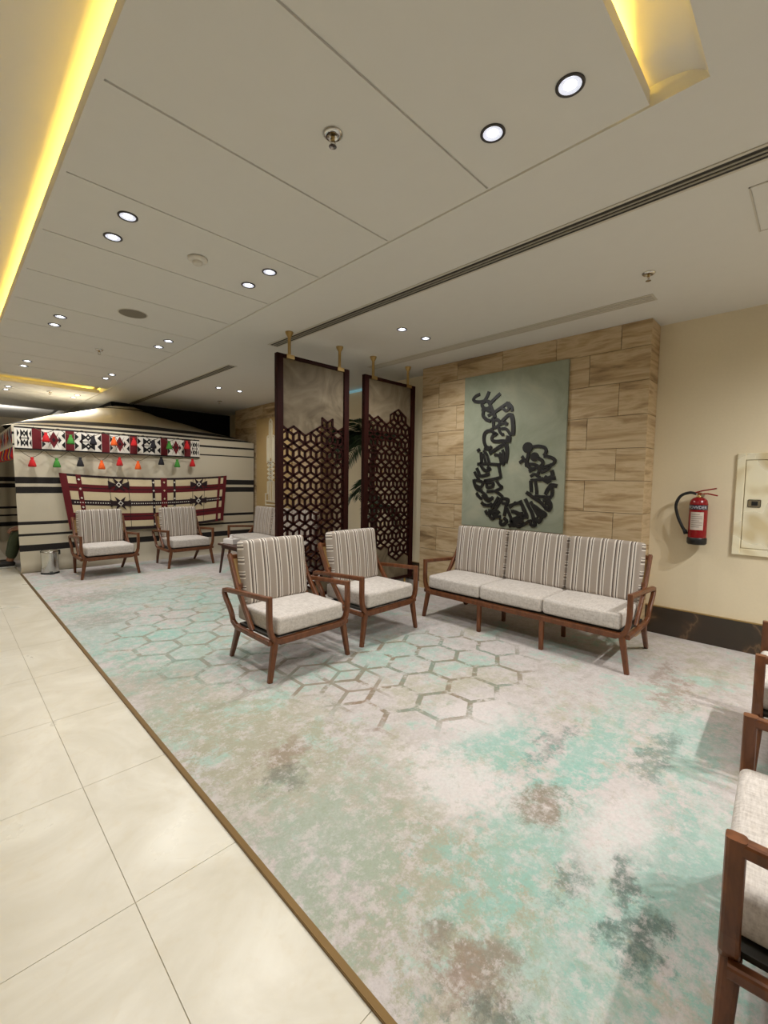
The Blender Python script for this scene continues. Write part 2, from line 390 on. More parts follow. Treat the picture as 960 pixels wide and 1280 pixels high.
def spline(pts, k=6):
    """Catmull-Rom through pts"""
    P = [Vector(p) for p in pts]; out = []
    for i in range(len(P)-1):
        p0, p1, p2, p3 = P[max(i-1, 0)], P[i], P[i+1], P[min(i+2, len(P)-1)]
        for j in range(k):
            t_ = j/k
            out.append(.5*((2*p1)+(p2-p0)*t_+(2*p0-5*p1+4*p2-p3)*t_*t_+(3*p1-p0-3*p2+p3)*t_**3))
    return out+[P[-1]]
def rbox(bm, size, r, n=(10, 10, 4), bulge=0, mtx=None, sidemat=False):
    """cushion: rounded box centred on the origin, with swollen faces"""
    g = bmesh.ops.create_cube(bm, size=2)['verts']
    new = bmesh.new(); bmesh.ops.delete(bm, geom=g, context='VERTS')
    sx, sy, sz = (s/2 for s in size); cache = {}
    def V(a, b, c):
        k = (round(a, 4), round(b, 4), round(c, 4))
        if k not in cache:
            q = Vector((a*sx, b*sy, c*sz)); inn = Vector((max(-sx+r, min(sx-r, q.x)), max(-sy+r, min(sy-r, q.y)), max(-sz+r, min(sz-r, q.z))))
            d = q-inn
            if d.length > 1e-6:
                l = max(abs(d.x), abs(d.y), abs(d.z)); q = inn+d.normalized()*l
            q.z += (1 if c > 0 else -1)*abs(c)*bulge*(1-a*a)*(1-b*b)
            q.x += a*abs(a)*bulge*.35*(1-b*b)*(1-c*c); q.y += b*abs(b)*bulge*.35*(1-a*a)*(1-c*c)
            if mtx: q = mtx @ q
            cache[k] = bm.verts.new(q)
        return cache[k]
    def lin(nn):
        e = [-1+2*i/nn for i in range(nn+1)]; return e
    def refine(L, s):
        rr = r/s; return sorted(set([-1, 1]+[round(-1+rr*f_, 4) for f_ in (.3, .65, 1)]+[round(1-rr*f_, 4) for f_ in (.3, .65, 1)]+[round(v_*(1-rr), 4) for v_ in lin(L)]))
    X, Y, Z = refine(n[0], sx), refine(n[1], sy), refine(n[2], sz)
    def grid(U, W_, fn, mi=0):
        for i in range(len(U)-1):
            for j in range(len(W_)-1):
                f_ = bm.faces.new((fn(U[i], W_[j]), fn(U[i+1], W_[j]), fn(U[i+1], W_[j+1]), fn(U[i], W_[j+1]))); f_.material_index = mi
    sm = 1 if sidemat else 0
    for s in (-1, 1):
        grid(X, Y, lambda a, b: V(a, b, s)); grid(X, Z, lambda a, c: V(a, s, c)); grid(Y, Z, lambda b, c: V(s, b, c), sm)
    new.free()

# ------------------------------------------------------------------ the room shell
ZC = 2.88; WX = 4.755; BX = 4.475
sub = bbox('floor', -3.6, WX, -3.1, 14, -.08, -.0025, 'grout'); struct(sub, 'lobby floor of pale tiles beside a fitted carpet')
XE = .752                                     # edge between tiles and brass strip
xs = [-3.60, -2.60, -1.85, -1.10, -.35, .40, XE]
ys = [-3.0+.0+.765*i for i in range(23)]; off = 1.532-ys[6]+0
ys = [y_+off-.765*1 for y_ in ys]
for i in range(len(xs)-1):
    for j in range(len(ys)-1):
        if ys[j+1] < -3.05 or ys[j] > 13.5: continue
        gp = .0013
        bm = NB(); box(bm, xs[i]+gp, xs[i+1]-(gp if i < len(xs)-2 else 0), ys[j]+gp, ys[j+1]-gp, -.02, 0)
        o = mesh_obj('tile', bm, 'floor_tile', sub)
trim = struct(bbox('trim_1', XE, XE+.025, -3, 8.12, -.02, .009, 'brass_strip', bev=.002), 'thin brass strip between tiles and carpet')
bm = NB(); box(bm, XE+.025, WX, -3, 9.5, -.02, .006)
carpet = struct(mesh_obj('floor', bm, 'carpet'), 'teal, beige and white abstract carpet with faint hexagons')

struct(bbox('wall_right', WX, WX+.12, -3.1, 14, 0, 3.1, 'wall_paint'), 'beige painted wall')
struct(bbox('wall_left', -3.72, -3.6, -3.1, 16, 0, 3.1, 'lobby_paint'))
struct(bbox('wall_front', -3.72, WX+.12, -3.22, -3.1, 0, 3.1, 'lobby_paint'))
struct(bbox('wall_back', 2.36, WX, 9.78, 9.86, 0, ZC, 'void_black'), 'black wall standing in for the dark void behind the tent')
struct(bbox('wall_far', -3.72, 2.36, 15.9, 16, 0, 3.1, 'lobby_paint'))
struct(bbox('wall_tent_side', 2.36, 2.44, 9.86, 16, 0, ZC, 'void_black'))  # black side of the same stand-in for the dark void
# skirting with a brass line on top
for y0, y1 in ((-3.1, 1.139), (3.762, 5.95)):
    b_ = struct(bbox('baseboard_right', WX-.018, WX, y0, y1, 0, .262, 'dark_marble'), 'dark brown veined marble skirting')
    bbox('brass_line', WX-.02, WX, y0, y1, .262, .270, 'brass', b_)

# feature walls clad in stone tiles
def feature_wall(y0, y1, ph):
    w_ = bbox('wall_feature', BX+.012, WX, y0+.012, y1-.012, 0, ZC, 'stone_joint'); struct(w_)
    zs = [ZC, 2.653, 2.351, 2.049, 1.747, 1.445, 1.143, .841, .539, .237, 0.0]
    for r in range(10):
        z1, z0 = zs[r], zs[r+1]; st = 1.385 if r % 2 == 0 else 1.66
        js = [y0]; k = st+ph
        while k-.61 > y0+.1: k -= .61
        while k < y1-.05:
            if k > y0+.05: js.append(k)
            k += .61
        js.append(y1)
        for a, b in zip(js, js[1:]):
            bbox('stone_tile', BX-random.random()*.002, BX+.012, a+(0 if a == y0 else .0022), b-(0 if b == y1 else .0022), z0+.0022, z1-.0022, 'stone_tile', w_)
        for s, yy in ((-1, y0), (1, y1)):
            bbox('stone_tile', BX+.014, WX-.002, min(yy, yy-s*.012), max(yy, yy-s*.012), z0+.0022, z1-.0022, 'stone_tile', w_)
    return w_
feature_wall(1.139, 3.76, 0)['label'] = 'brown stone-tiled wall behind the sofa'
feature_wall(5.95, 8.95, 5.21)['label'] = 'brown stone-tiled wall beside the tent'

# ceiling: soffit, upper ceiling, dropped rafts with joints
struct(bbox('ceiling', 2.014, WX, -3.1, 16, ZC, 2.98, 'ceiling_paint'), 'low cream ceiling along the feature wall')
TW, TN, TH = .34, .19, .155                            # width and height of the light troughs around the rafts
struct(bbox('ceiling', -3.6, .46-TW, -3.1, 16, ZC, 2.98, 'ceiling_paint'), 'cream ceiling over the tiled aisle')
struct(bbox('ceiling', .46-TW, 2.014, -3.1, .56-TN, ZC, 2.98, 'ceiling_paint'), 'cream ceiling in front of the dropped panel')
def trough_z(x, y):
    dx = max(.46-x, 0)/TW; dy = max(.56-y, 0)/TN; d = min(1, math.hypot(dx, dy))
    z = TH*(1-d**2.2)**.5 if d < 1 else 0
    if y < 1: z *= max(.5, min(1, max(0, (2.014-x)/.40))**.6)
    return ZC+z
gx = [.46-TW+TW*i/14 for i in range(15)]+[.60, 1.0, 1.40, 1.56]+[1.6+.414*i/14 for i in range(15)]
gy = [.56-TN+TN*i/14 for i in range(15)]+[.62]+[1+.5*i for i in range(31)]
bm = NB(); V_ = [[bm.verts.new((x, y, trough_z(x, y))) for y in gy] for x in gx]
for i in range(len(gx)-1):
    for j in range(len(gy)-1): bm.faces.new((V_[i][j], V_[i+1][j], V_[i+1][j+1], V_[i][j+1]))
struct(mesh_obj('ceiling', bm, 'ceiling_paint', None, True), 'curved light trough glowing yellow around the dropped panels')
struct(bbox('ceiling', -3.7, WX+.1, -3.2, 16.1, 3.10, 3.16, 'ceiling_paint'))
def raft(y0, y1, joints, label):
    b_ = struct(bbox('ceiling', .46, 2.0, y0, y1, ZC+.010, ZC+.055, 'ceiling_paint'), label)
    bbox('edge_strip', .46, .484, y0, y1, ZC, ZC+.010, 'ceiling_paint', b_)
    bbox('edge_strip', 1.99, 2.0, y0, y1, ZC, ZC+.010, 'ceiling_paint', b_)
    for a, b, c, d in ((.46, .468, y0, y1), (.468, 2.0, y1-.008, y1)): bbox('edge_lip', a, b, c, d, ZC+.055, ZC+.068, 'ceiling_paint', b_)
    js = [y0]+joints+[y1]
    for a, b in zip(js, js[1:]):
        bbox('ceiling_panel', .484, 1.99, a+(0 if a == y0 else .006), b-(0 if b == y1 else .006), ZC, ZC+.010, 'ceiling_paint', b_)
raft(.56, 8.50, [1.275+.703*i for i in range(11) if 1.275+.703*i < 8.4], 'dropped cream ceiling panel with thin cross joints')
raft(9.00, 12.0, [9.7, 10.4, 11.1], 'farther dropped cream ceiling panel')

# cyan strip light at the top of the recess wall between the two feature walls
tag(bbox('strip_light', WX-.035, WX-.001, 4.6, 5.7, ZC-.045, ZC-.012, 'cyan_glow'), 'cyan strip of light under the ceiling between the two screens', 'light')

# ------------------------------------------------------------------ ceiling fittings
def downlight(x, y, label, ang=146, power=None):
    if label:
      t_ = thing('downlight', label, 'ceiling light', (x, y, ZC), 0, 'recessed downlights in the ceiling')
      R_ = .052
      bm = NB(); lathe(bm, [(R_*.78, -.004), (R_*.9, -.007), (R_*1.0, -.004), (R_*1.0, -.0005), (R_*.78, -.0005), (R_*.78, -.004)], 28); mesh_obj('trim_ring', bm, 'trim_black', t_, True)
      bm = NB(); lathe(bm, [(R_*.80, -.0035), (R_*.60, -.0015), (R_*.36, -.0010)], 28); mesh_obj('reflector', bm, 'lamp_reflector', t_, True)
      bm = NB(); lathe(bm, [(0, -.003), (R_*.25, -.0028), (R_*.44, -.0014)], 28); mesh_obj('lamp', bm, 'lamp_glow', t_, True)
    l = bpy.data.lights.new('downlight_lamp', 'SPOT'); l.energy = power or SPOT_W; l.spot_size = math.radians(ang); l.spot_blend = .9; l.shadow_soft_size = .03; l.color = (1, .985, .955)
    lo = bpy.data.objects.new('downlight_lamp', l); COL.objects.link(lo); lo.location = (x, y, ZC-.03)
order = ['nearest', 'second', 'third', 'fourth', 'fifth']
for i, (ya, yb) in enumerate([(.746, 1.071), (2.868, 3.172), (5.056, 5.36), (7.27, 7.61), (9.52, 9.86)]):
    for xx, row in ((.80 if i < 2 else .83, 'left'), (1.70 if i < 2 else 1.775, 'right')):
        for y_, w_ in ((ya, 'nearer'), (yb, 'farther')):
            downlight(xx, y_, None if row == 'left' and i == 0 else f'round recessed downlight in dropped panel, {row} row, {order[i-(row == "left")]} pair, {w_} lamp')
for y_, nm in ((2.966, 'near the tall carved screens'), (6.96, 'towards the striped tent'), (-1.0, 'behind the camera')):
    for x_, w_ in ((3.20, 'left'), (3.56, 'right')):
        downlight(x_, y_, None if y_ < 0 else f'small recessed downlight in low ceiling {nm}, {w_} of its pair', 165, SPOT_W*(3.8 if y_ < 0 else 1.45 if y_ < 5 else .9))
# lobby rows outside the frame to the left and behind
for y_ in (-.8, 1.2, 3.4, 5.6, 7.8, 10.5):
    for x_ in (-.75, -2.2):
        l = bpy.data.lights.new('lobby_lamp', 'SPOT'); l.energy = SPOT_W*(.18 if y_ < 7 else 1.0); l.spot_size = math.radians(130); l.spot_blend = .8; l.shadow_soft_size = .05; l.color = (1, .985, .955)
        lo = bpy.data.objects.new('lobby_lamp', l); COL.objects.link(lo); lo.location = (x_, y_, 2.85)
for x_ in (1.25, 2.6):
    l = bpy.data.lights.new('lobby_lamp', 'SPOT'); l.energy = SPOT_W; l.spot_size = math.radians(130); l.spot_blend = .8; l.shadow_soft_size = .05; l.color = (1, .985, .955)
    lo = bpy.data.objects.new('lobby_lamp', l); COL.objects.link(lo); lo.location = (x_, -1.1, 2.85)

def sprinkler(x, y, label):
    t_ = thing('fire_sprinkler', label, 'sprinkler', (x, y, ZC), 0, 'ceiling sprinklers')
    bm = NB(); lathe(bm, [(.043, -.0005), (.043, -.004), (.034, -.012), (.018, -.014), (.016, -.006), (0, -.006)], 24); mesh_obj('escutcheon', bm, 'chrome', t_, True)
    bm = NB(); cyl(bm, (0, 0, 0), .010, .008, -.006, -.028, 14); mesh_obj('nozzle', bm, 'brass', t_, True)
    bm = NB()
    for s in (-1, 1): tube(bm, [(s*.008, 0, -.024), (s*.014, 0, -.036), (s*.004, 0, -.05)], .0026, 6)
    mesh_obj('frame_arms', bm, 'chrome', t_, True)
    bm = NB(); lathe(bm, [(0, -.048), (.016, -.05), (.017, -.054), (0, -.053)], 16); mesh_obj('deflector', bm, 'chrome', t_)
sprinkler(1.233, 1.563, 'chrome sprinkler head in the dropped ceiling panel nearest the camera')
sprinkler(1.34, 5.99, 'small sprinkler head in the dropped panel beyond the round speaker')
sprinkler(3.528, .938, 'sprinkler head in low ceiling above the sofa end by the beige wall')
sprinkler(3.74, 8.1, 'sprinkler head in low ceiling in front of the tent')
sprinkler(1.37, 9.5, 'tiny sprinkler head in the far dropped panel above the tent')
t_ = thing('smoke_detector', 'white domed smoke detector in the dropped ceiling panel', 'detector', (1.268, 3.052, ZC))
bm = NB(); lathe(bm, [(0, -.001), (.062, -.001), (.062, -.012), (.055, -.02), (.034, -.024), (.03, -.022)], 28); mesh_obj('base', bm, 'white_plastic', t_, True)
bm = NB(); lathe(bm, [(.031, -.02), (.031, -.036), (.024, -.044), (0, -.046)], 24); mesh_obj('sensor_dome', bm, 'white_plastic', t_, True)
t_ = thing('ceiling_speaker', 'flat round grey speaker grille in the dropped ceiling panel', 'speaker', (1.27, 4.472, ZC))
bm = NB(); lathe(bm, [(.108, -.0005), (.112, -.004), (.118, -.004), (.12, -.0005)], 36); mesh_obj('rim', bm, 'grille_white', t_, True)
bm = NB(); lathe(bm, [(0, -.003), (.109, -.003), (.109, -.0005)], 36); mesh_obj('grille', bm, 'speaker_mesh', t_)

def slot_diffuser(x0, x1, y0, y1, slots, label, dark='slot_dark', rail='slot_rail', fr=.018):
    t_ = thing('slot_diffuser', label, 'air vent', (0, 0, ZC), 0)
    bbox('backing', x0, x1, y0, y1, -.004, -.0006, dark, t_)
    bm = NB()
    for a, b, c, d in ((x0-fr, x0, y0-fr, y1+fr), (x1, x1+fr, y0-fr, y1+fr), (x0, x1, y0-fr, y0), (x0, x1, y1, y1+fr)): box(bm, a, b, c, d, -.006, -.0006)
    mesh_obj('frame', bm, 'grille_white', t_)
    st = (x1-x0)/slots
    for i in range(1, slots): bbox('divider', x0+i*st-st*.24, x0+i*st+st*.24, y0, y1, -.008, -.004, rail, t_)
    return t_
slot_diffuser(2.575, 2.665, -1.5, 4.34, 3, 'long three-slot air diffuser running over the chairs to the first screen')
slot_diffuser(2.665, 2.755, 5.50, 9.9, 3, 'three-slot air diffuser running from behind the screens to the tent')
g_ = slot_diffuser(3.93, 4.05, 1.02, 4.22, 4, 'pale flush return grille along the tiled feature wall', 'grille_shade', 'grille_white', .012)
t_ = thing('access_hatch', 'flush square access hatch in low ceiling at the right edge', 'hatch', (0, 0, ZC))
h0 = at(930, 238, 2, ZC); 
bbox('panel', h0.x, h0.x+.5, h0.y-.55, h0.y-.03, -.003, -.0006, 'ceiling_paint', t_)
bm = NB()
for a, b, c, d in ((h0.x-.012, h0.x-.004, h0.y-.56, h0.y-.02), (h0.x+.504, h0.x+.512, h0.y-.56, h0.y-.02), (h0.x-.012, h0.x+.512, h0.y-.026, h0.y-.018), (h0.x-.012, h0.x+.512, h0.y-.562, h0.y-.554)): box(bm, a, b, c, d, -.004, -.0006)
mesh_obj('rim', bm, 'grille_white', t_)

# ------------------------------------------------------------------ seats
def seat(name, label, n, loc, rz, group, rear=.64):
    """armchair (n=1) or sofa (n=3); local x across, front edge on y=0, back towards +y"""
    t_ = thing(name, label, 'armchair' if n == 1 else 'sofa', loc, rz, group)
    cw = .612; hw = n*cw/2+.052           # half width at the centre of the arm bars
    for s in (-1, 1):
        # arm hoop: arm, curved rear, side rail
        P = [(0, .588), (.30, .572), (.60, .552), (.635, .543), (.640, .520), (.615, .480), (.56, .425), (.525, .375), (.505, .325), (.46, .292), (.25, .284), (.0, .280)]
        bm = NB(); sweep(bm, [(s*(hw-(.0 if z > .3 else .006)), y, z) for y, z in P], .034, .036, (1, 0, 0)); mesh_obj('armrest', bm, 'chair_wood', t_)
        # front post curving into the rail
        Q = [(hw, .606), (hw, .44), (hw-.004, .375), (hw-.018, .325), (hw-.045, .290), (hw-.09, .278)]
        bm = NB(); sweep(bm, [(s*a, .0, z) for a, z in Q], .040, .036, (0, 1, 0), taper=[1, 1, 1.0, 1.05, 1.1, 1.15]); mesh_obj('front_post', bm, 'chair_wood', t_)
        bm = NB(); sweep(bm, [(s*(hw-.048), .004, .290), (s*(hw-.035), .002, .22), (s*(hw+.002), -.006, .0062)], .044, .044, (0, 1, 0), taper=[1.0, .98, .76]); mesh_obj('leg', bm, 'chair_wood', t_)
        bm = NB(); sweep(bm, [(s*(hw-.012), .445, .295), (s*(hw-.022), .49, .22), (s*(hw-.048), rear-.015, .0062)], .040, .042, (1, 0, 0), taper=[1.1, 1.0, .78]); mesh_obj('leg', bm, 'chair_wood', t_)
        bm = NB(); sweep(bm, [(s*(hw-.030), .612, .825), (s*(hw-.028), .50, .60), (s*(hw-.026), .265, .300)], .028, .042, (1, 0, 0)); mesh_obj('back_post', bm, 'chair_wood', t_)
    bm = NB(); sweep(bm, [(-hw+.08, 0, .278), (hw-.08, 0, .278)], .040, .050, (0, 1, 0)); mesh_obj('front_rail', bm, 'chair_wood', t_)
    bm = NB(); sweep(bm, [(-hw+.01, .46, .285), (hw-.01, .46, .285)], .036, .046, (0, 1, 0)); mesh_obj('rear_rail', bm, 'chair_wood', t_)
    for zz, yy in ((.800, .600), (.590, .487)):
        bm = NB(); sweep(bm, [(-hw+.03, yy, zz), (hw-.03, yy, zz)], .026, .044, (0, 1, 0)); mesh_obj('back_rail', bm, 'chair_wood', t_)
    bm = NB(); sweep(bm, [(0, .592, .79), (0, .492, .60)], 2*hw-.07, .008, (1, 0, 0), ch=.1); mesh_obj('back_panel', bm, 'cane', t_)
    if n > 1:
        for xm in (-cw/2, cw/2):
            for yy in (.0, .46):
                bm = NB(); sweep(bm, [(xm, yy, .27), (xm, yy, .0062)], .040, .042, (0, 1, 0), taper=[1, .85]); mesh_obj('leg', bm, 'chair_wood', t_)
    bm = NB(); box(bm, -hw+.03, hw-.03, .02, .46, .300, .316); mesh_obj('seat_deck', bm, 'slot_dark', t_)
    for i in range(n):
        xc = (i-(n-1)/2)*cw
        bm = NB(); rbox(bm, (cw-.006, .56, .128), .026, (8, 8, 3), .012, Matrix.Translation((xc, .262, .386))); c_ = mesh_obj('seat_cushion', bm, 'seat_fabric', t_, True)
        jig = random.uniform(-.02, .02)
        mt = Matrix.Translation((xc, .505+random.uniform(0, .008), .690)) @ Matrix.Rotation(jig*.6, 4, 'Y') @ Matrix.Rotation(-.12, 4, 'X') @ Matrix.Rotation(PI/2, 4, 'X')
        bm = NB(); rbox(bm, (.578 if n == 1 else cw-.012, .49, .115), .028, (8, 8, 3), .016, None, True)
        c_ = mesh_obj('back_cushion', bm, ['stripe_fabric', 'stripe_side'], t_, True)
        for pl_ in c_.data.vertices: pass
        c_.matrix_basis = mt
    return t_
# local object coordinates of the back cushions: x across, y up, so the side stripes follow y
M['stripe_side'].name = 'stripe_side'
stripes('stripe_side', 1, .02)

CH = 'matching wooden armchairs with striped back cushions'
R4 = math.radians(1.5)
ch1 = seat('armchair', 'wooden armchair with striped back cushion, nearest of the pair before the carved screens', 1, (1.907, 2.640, 0), R4, CH)
def chair(label, loc, rz): return dup(ch1, loc, rz, label)
chair('wooden armchair with striped back cushion, between the nearest armchair and the sofa', (2.817, 2.700, 0), R4)
chair('wooden armchair beside the metal bin in front of the striped tent', (1.668, 7.125, 0), R4)
chair('wooden armchair in front of the right half of the wall hanging', (2.812, 7.165, 0), R4)
chair('armchair cut off by the right edge, closest to the camera at bottom right', (1.605, .110, 0), PI+math.radians(3))
chair('armchair mostly cut off by the right edge, below the steel wall cabinet', (3.075, .170, 0), PI+math.radians(2))
sf1 = seat('sofa', 'three-seat wooden sofa with striped back cushions under the calligraphy panel', 3, (3.53, 1.915, 0), -PI/2, 'three-seat wooden sofas', .72)
dup(sf1, (3.56, 6.43, 0), -PI/2, 'three-seat sofa half hidden behind the carved screens and nearest armchair')

# ------------------------------------------------------------------ carved screens
W_ = .144; HH = W_/math.sqrt(3); AA = HH
def cells(nrow, kmin, kmax):
    """rhombic cells: (kind, column, row) -> polygon in (x, z) with row 0 on top and z measured downwards from 0"""
    out = {}
    per = AA+HH
    for r in range(nrow):
        zt = -r*per
        for k in range(kmin, kmax+1):
            x = k*W_
            out[('d', k, r)] = [(x, zt), (x+W_/2, zt-HH/2), (x, zt-HH), (x-W_/2, zt-HH/2)]
            out[('l', k, r)] = [(x-W_/2, zt-HH/2), (x, zt-HH), (x, zt-HH-AA), (x-W_/2, zt-HH/2-AA)]
            out[('r', k, r)] = [(x, zt-HH), (x+W_/2, zt-HH/2), (x+W_/2, zt-HH/2-AA), (x, zt-HH-AA)]
            s = x+W_/2; zs = zt-HH/2-AA
            out[('s', k, r)] = [(s, zs), (s+W_/2, zs-HH/2), (s, zs-HH), (s-W_/2, zs-HH/2)]
    return out
def screen(label, x0, x1, zt, zb, Y, xk0, zrow0, keep, kmin, kmax, nrow):
    t_ = thing('carved_screen', label, 'screen', ((x0+x1)/2, Y, 0), 0, 'hanging carved room dividers')
    cx = (x0+x1)/2; st = .072; d = .025
    def fr(nm, a, b, c, e): return bbox(nm, a-cx, b-cx, -d, d, c, e, 'dark_wood', t_, .003)
    fr('stile', x0, x0+st, zb, zt); fr('stile', x1-st, x1, zb, zt)
    fr('rail', x0+st, x1-st, zt-.034, zt); fr('rail', x0+st, x1-st, zb, zb+.034)
    ix0, ix1, iz0, iz1 = x0+st-.01, x1-st+.01, zb+.02, zt-.02
    C = cells(nrow, kmin, kmax); edges = {}; lat = NB(); up = NB(); lo = NB()
    P = lambda q: (q[0]+xk0, q[1]+zrow0)
    def clip(poly):
        for ax, lim, sg in ((0, ix0, 1), (0, ix1, -1), (1, iz0, 1), (1, iz1, -1)):
            res = []
            for i in range(len(poly)):
                a, b = poly[i-1], poly[i]; ia, ib = (a[ax]-lim)*sg >= 0, (b[ax]-lim)*sg >= 0
                if ia != ib:
                    tt = (lim-a[ax])/(b[ax]-a[ax]); res.append((a[0]+(b[0]-a[0])*tt, a[1]+(b[1]-a[1])*tt))
                if ib: res.append(b)
            poly = res
            if len(poly) < 3: return []
        return poly
    for key, poly in C.items():
        pp = [P(q) for q in poly]; mz = sum(q[1] for q in pp)/4
        kp = keep(*key)
        if kp:
            for i in range(4):
                a, b = pp[i-1], pp[i]
                e = tuple(sorted(((round(a[0], 3), round(a[1], 3)), (round(b[0], 3), round(b[1], 3)))))
                edges[e] = 1
        else:
            pc = clip(pp)
            if len(pc) >= 3:
                bmx = up if mz > (zt+zb)/2 else lo
                for yy in (-.004, .004):
                    try: bmx.faces.new([bmx.verts.new((q[0]-cx, yy, q[1])) for q in pc])
                    except Exception: pass
    hb = .0105
    for (a, b) in edges:
        # clip the segment to the inner opening
        q0, q1 = Vector((a[0], 0, a[1])), Vector((b[0], 0, b[1]))
        ok = True
        for ax, lim, sg in ((0, ix0, 1), (0, ix1, -1), (2, iz0, 1), (2, iz1, -1)):
            i0, i1 = (q0[ax]-lim)*sg >= 0, (q1[ax]-lim)*sg >= 0
            if not i0 and not i1: ok = False; break
            if i0 != i1:
                tt = (lim-q0[ax])/(q1[ax]-q0[ax]); c = q0+(q1-q0)*tt
                if i0: q1 = c
                else: q0 = c
        if not ok or (q1-q0).length < .004: continue
        dr = (q1-q0).normalized(); nn = Vector((dr.z, 0, -dr.x))*hb; q0 = q0-dr*hb*.5; q1 = q1+dr*hb*.5
        vv = []
        for yy in (-.011, .011):
            for q in (q0+nn, q1+nn, q1-nn, q0-nn): vv.append(lat.verts.new((q.x-cx, yy, q.z)))
        for f_ in ((0, 1, 2, 3), (4, 5, 6, 7), (0, 1, 5, 4), (1, 2, 6, 5), (2, 3, 7, 6), (3, 0, 4, 7)): lat.faces.new([vv[i] for i in f_])
    mesh_obj('lattice', lat, 'dark_wood', t_)
    # plain top and bottom strips of sheet beyond the cell rows
    top = max(P(q)[1] for p in C.values() for q in p); bot = min(P(q)[1] for p in C.values() for q in p)
    mesh_obj('sheet', up, 'smoky_sheet', t_)
    if len(lo.faces): mesh_obj('sheet', lo, 'smoky_sheet', t_)
    else: lo.free()
    for xx in (x0+.155, x1-.125):
        bm = NB(); lathe(bm, [(.016, zt-.03), (.016, ZC-.055), (.018, ZC-.05), (.036, ZC-.02), (.040, ZC-.004), (.040, ZC), (0, ZC)], 20, (xx-cx, 0, 0)); r_ = mesh_obj('hanging_rod', bm, 'brass', t_, True)
        bbox('clamp', xx-cx-.045, xx-cx+.045, -.028, .028, zt-.036, zt+.004, 'brass', r_)
        bm = NB(); lathe(bm, [(.03, .006), (.03, .014), (.014, .02), (.014, zb+.01)], 16, (xx-cx, 0, 0)); mesh_obj('foot_rod', bm, 'brass', t_, True)
    return t_
def keep1(kd, k, r):
    # rows: 3 = first full row
    if r < 2: return False
    if r == 2: return (kd in 'lr' and k == 3) or (kd == 's' and k in (2, 3, 4))
    if r == 3 and kd == 'd': return k in (-1, 0, 2, 3)
    if r >= 13: return False
    if r == 12: return kd == 'd' or (kd in 'lr' and k in (1, 2)) or (kd == 's' and k == 1)
    return True
def keep2(kd, k, r):
    if r < 2: return False
    if r == 2: return (kd == 'd' and k == 0) or (kd in 'lr' and k == 0) or (kd == 'r' and k == -1) or (kd == 'l' and k == 1) or (kd == 's' and k in (-4, -3, -1, 0))
    if r >= 13: return kd == 'd' and k == 0 and r == 13
    if r == 12: return kd == 'd' or (kd in 'lr' and k == 0) or (kd == 'r' and k == -1) or (kd in 'lr' and k == 1) or (kd == 's' and k in (-1, 0, 1))
    return True
PER = AA+HH
screen('left tall dark wood screen with cube lattice, hung on brass rods', 2.345, 3.271, 2.650, .15, 3.845, 2.546, 1.913+HH/2+5*PER, lambda a, b, c: keep1(a, b, c-2), -2, 6, 20)
screen('right tall dark wood screen with cube lattice, nearer the tiled wall', 3.504, 4.400, 2.650, .15, 3.845, 4.101, 2.275+HH/2+4*PER, lambda a, b, c: keep2(a, b, c-2), -6, 4, 20)

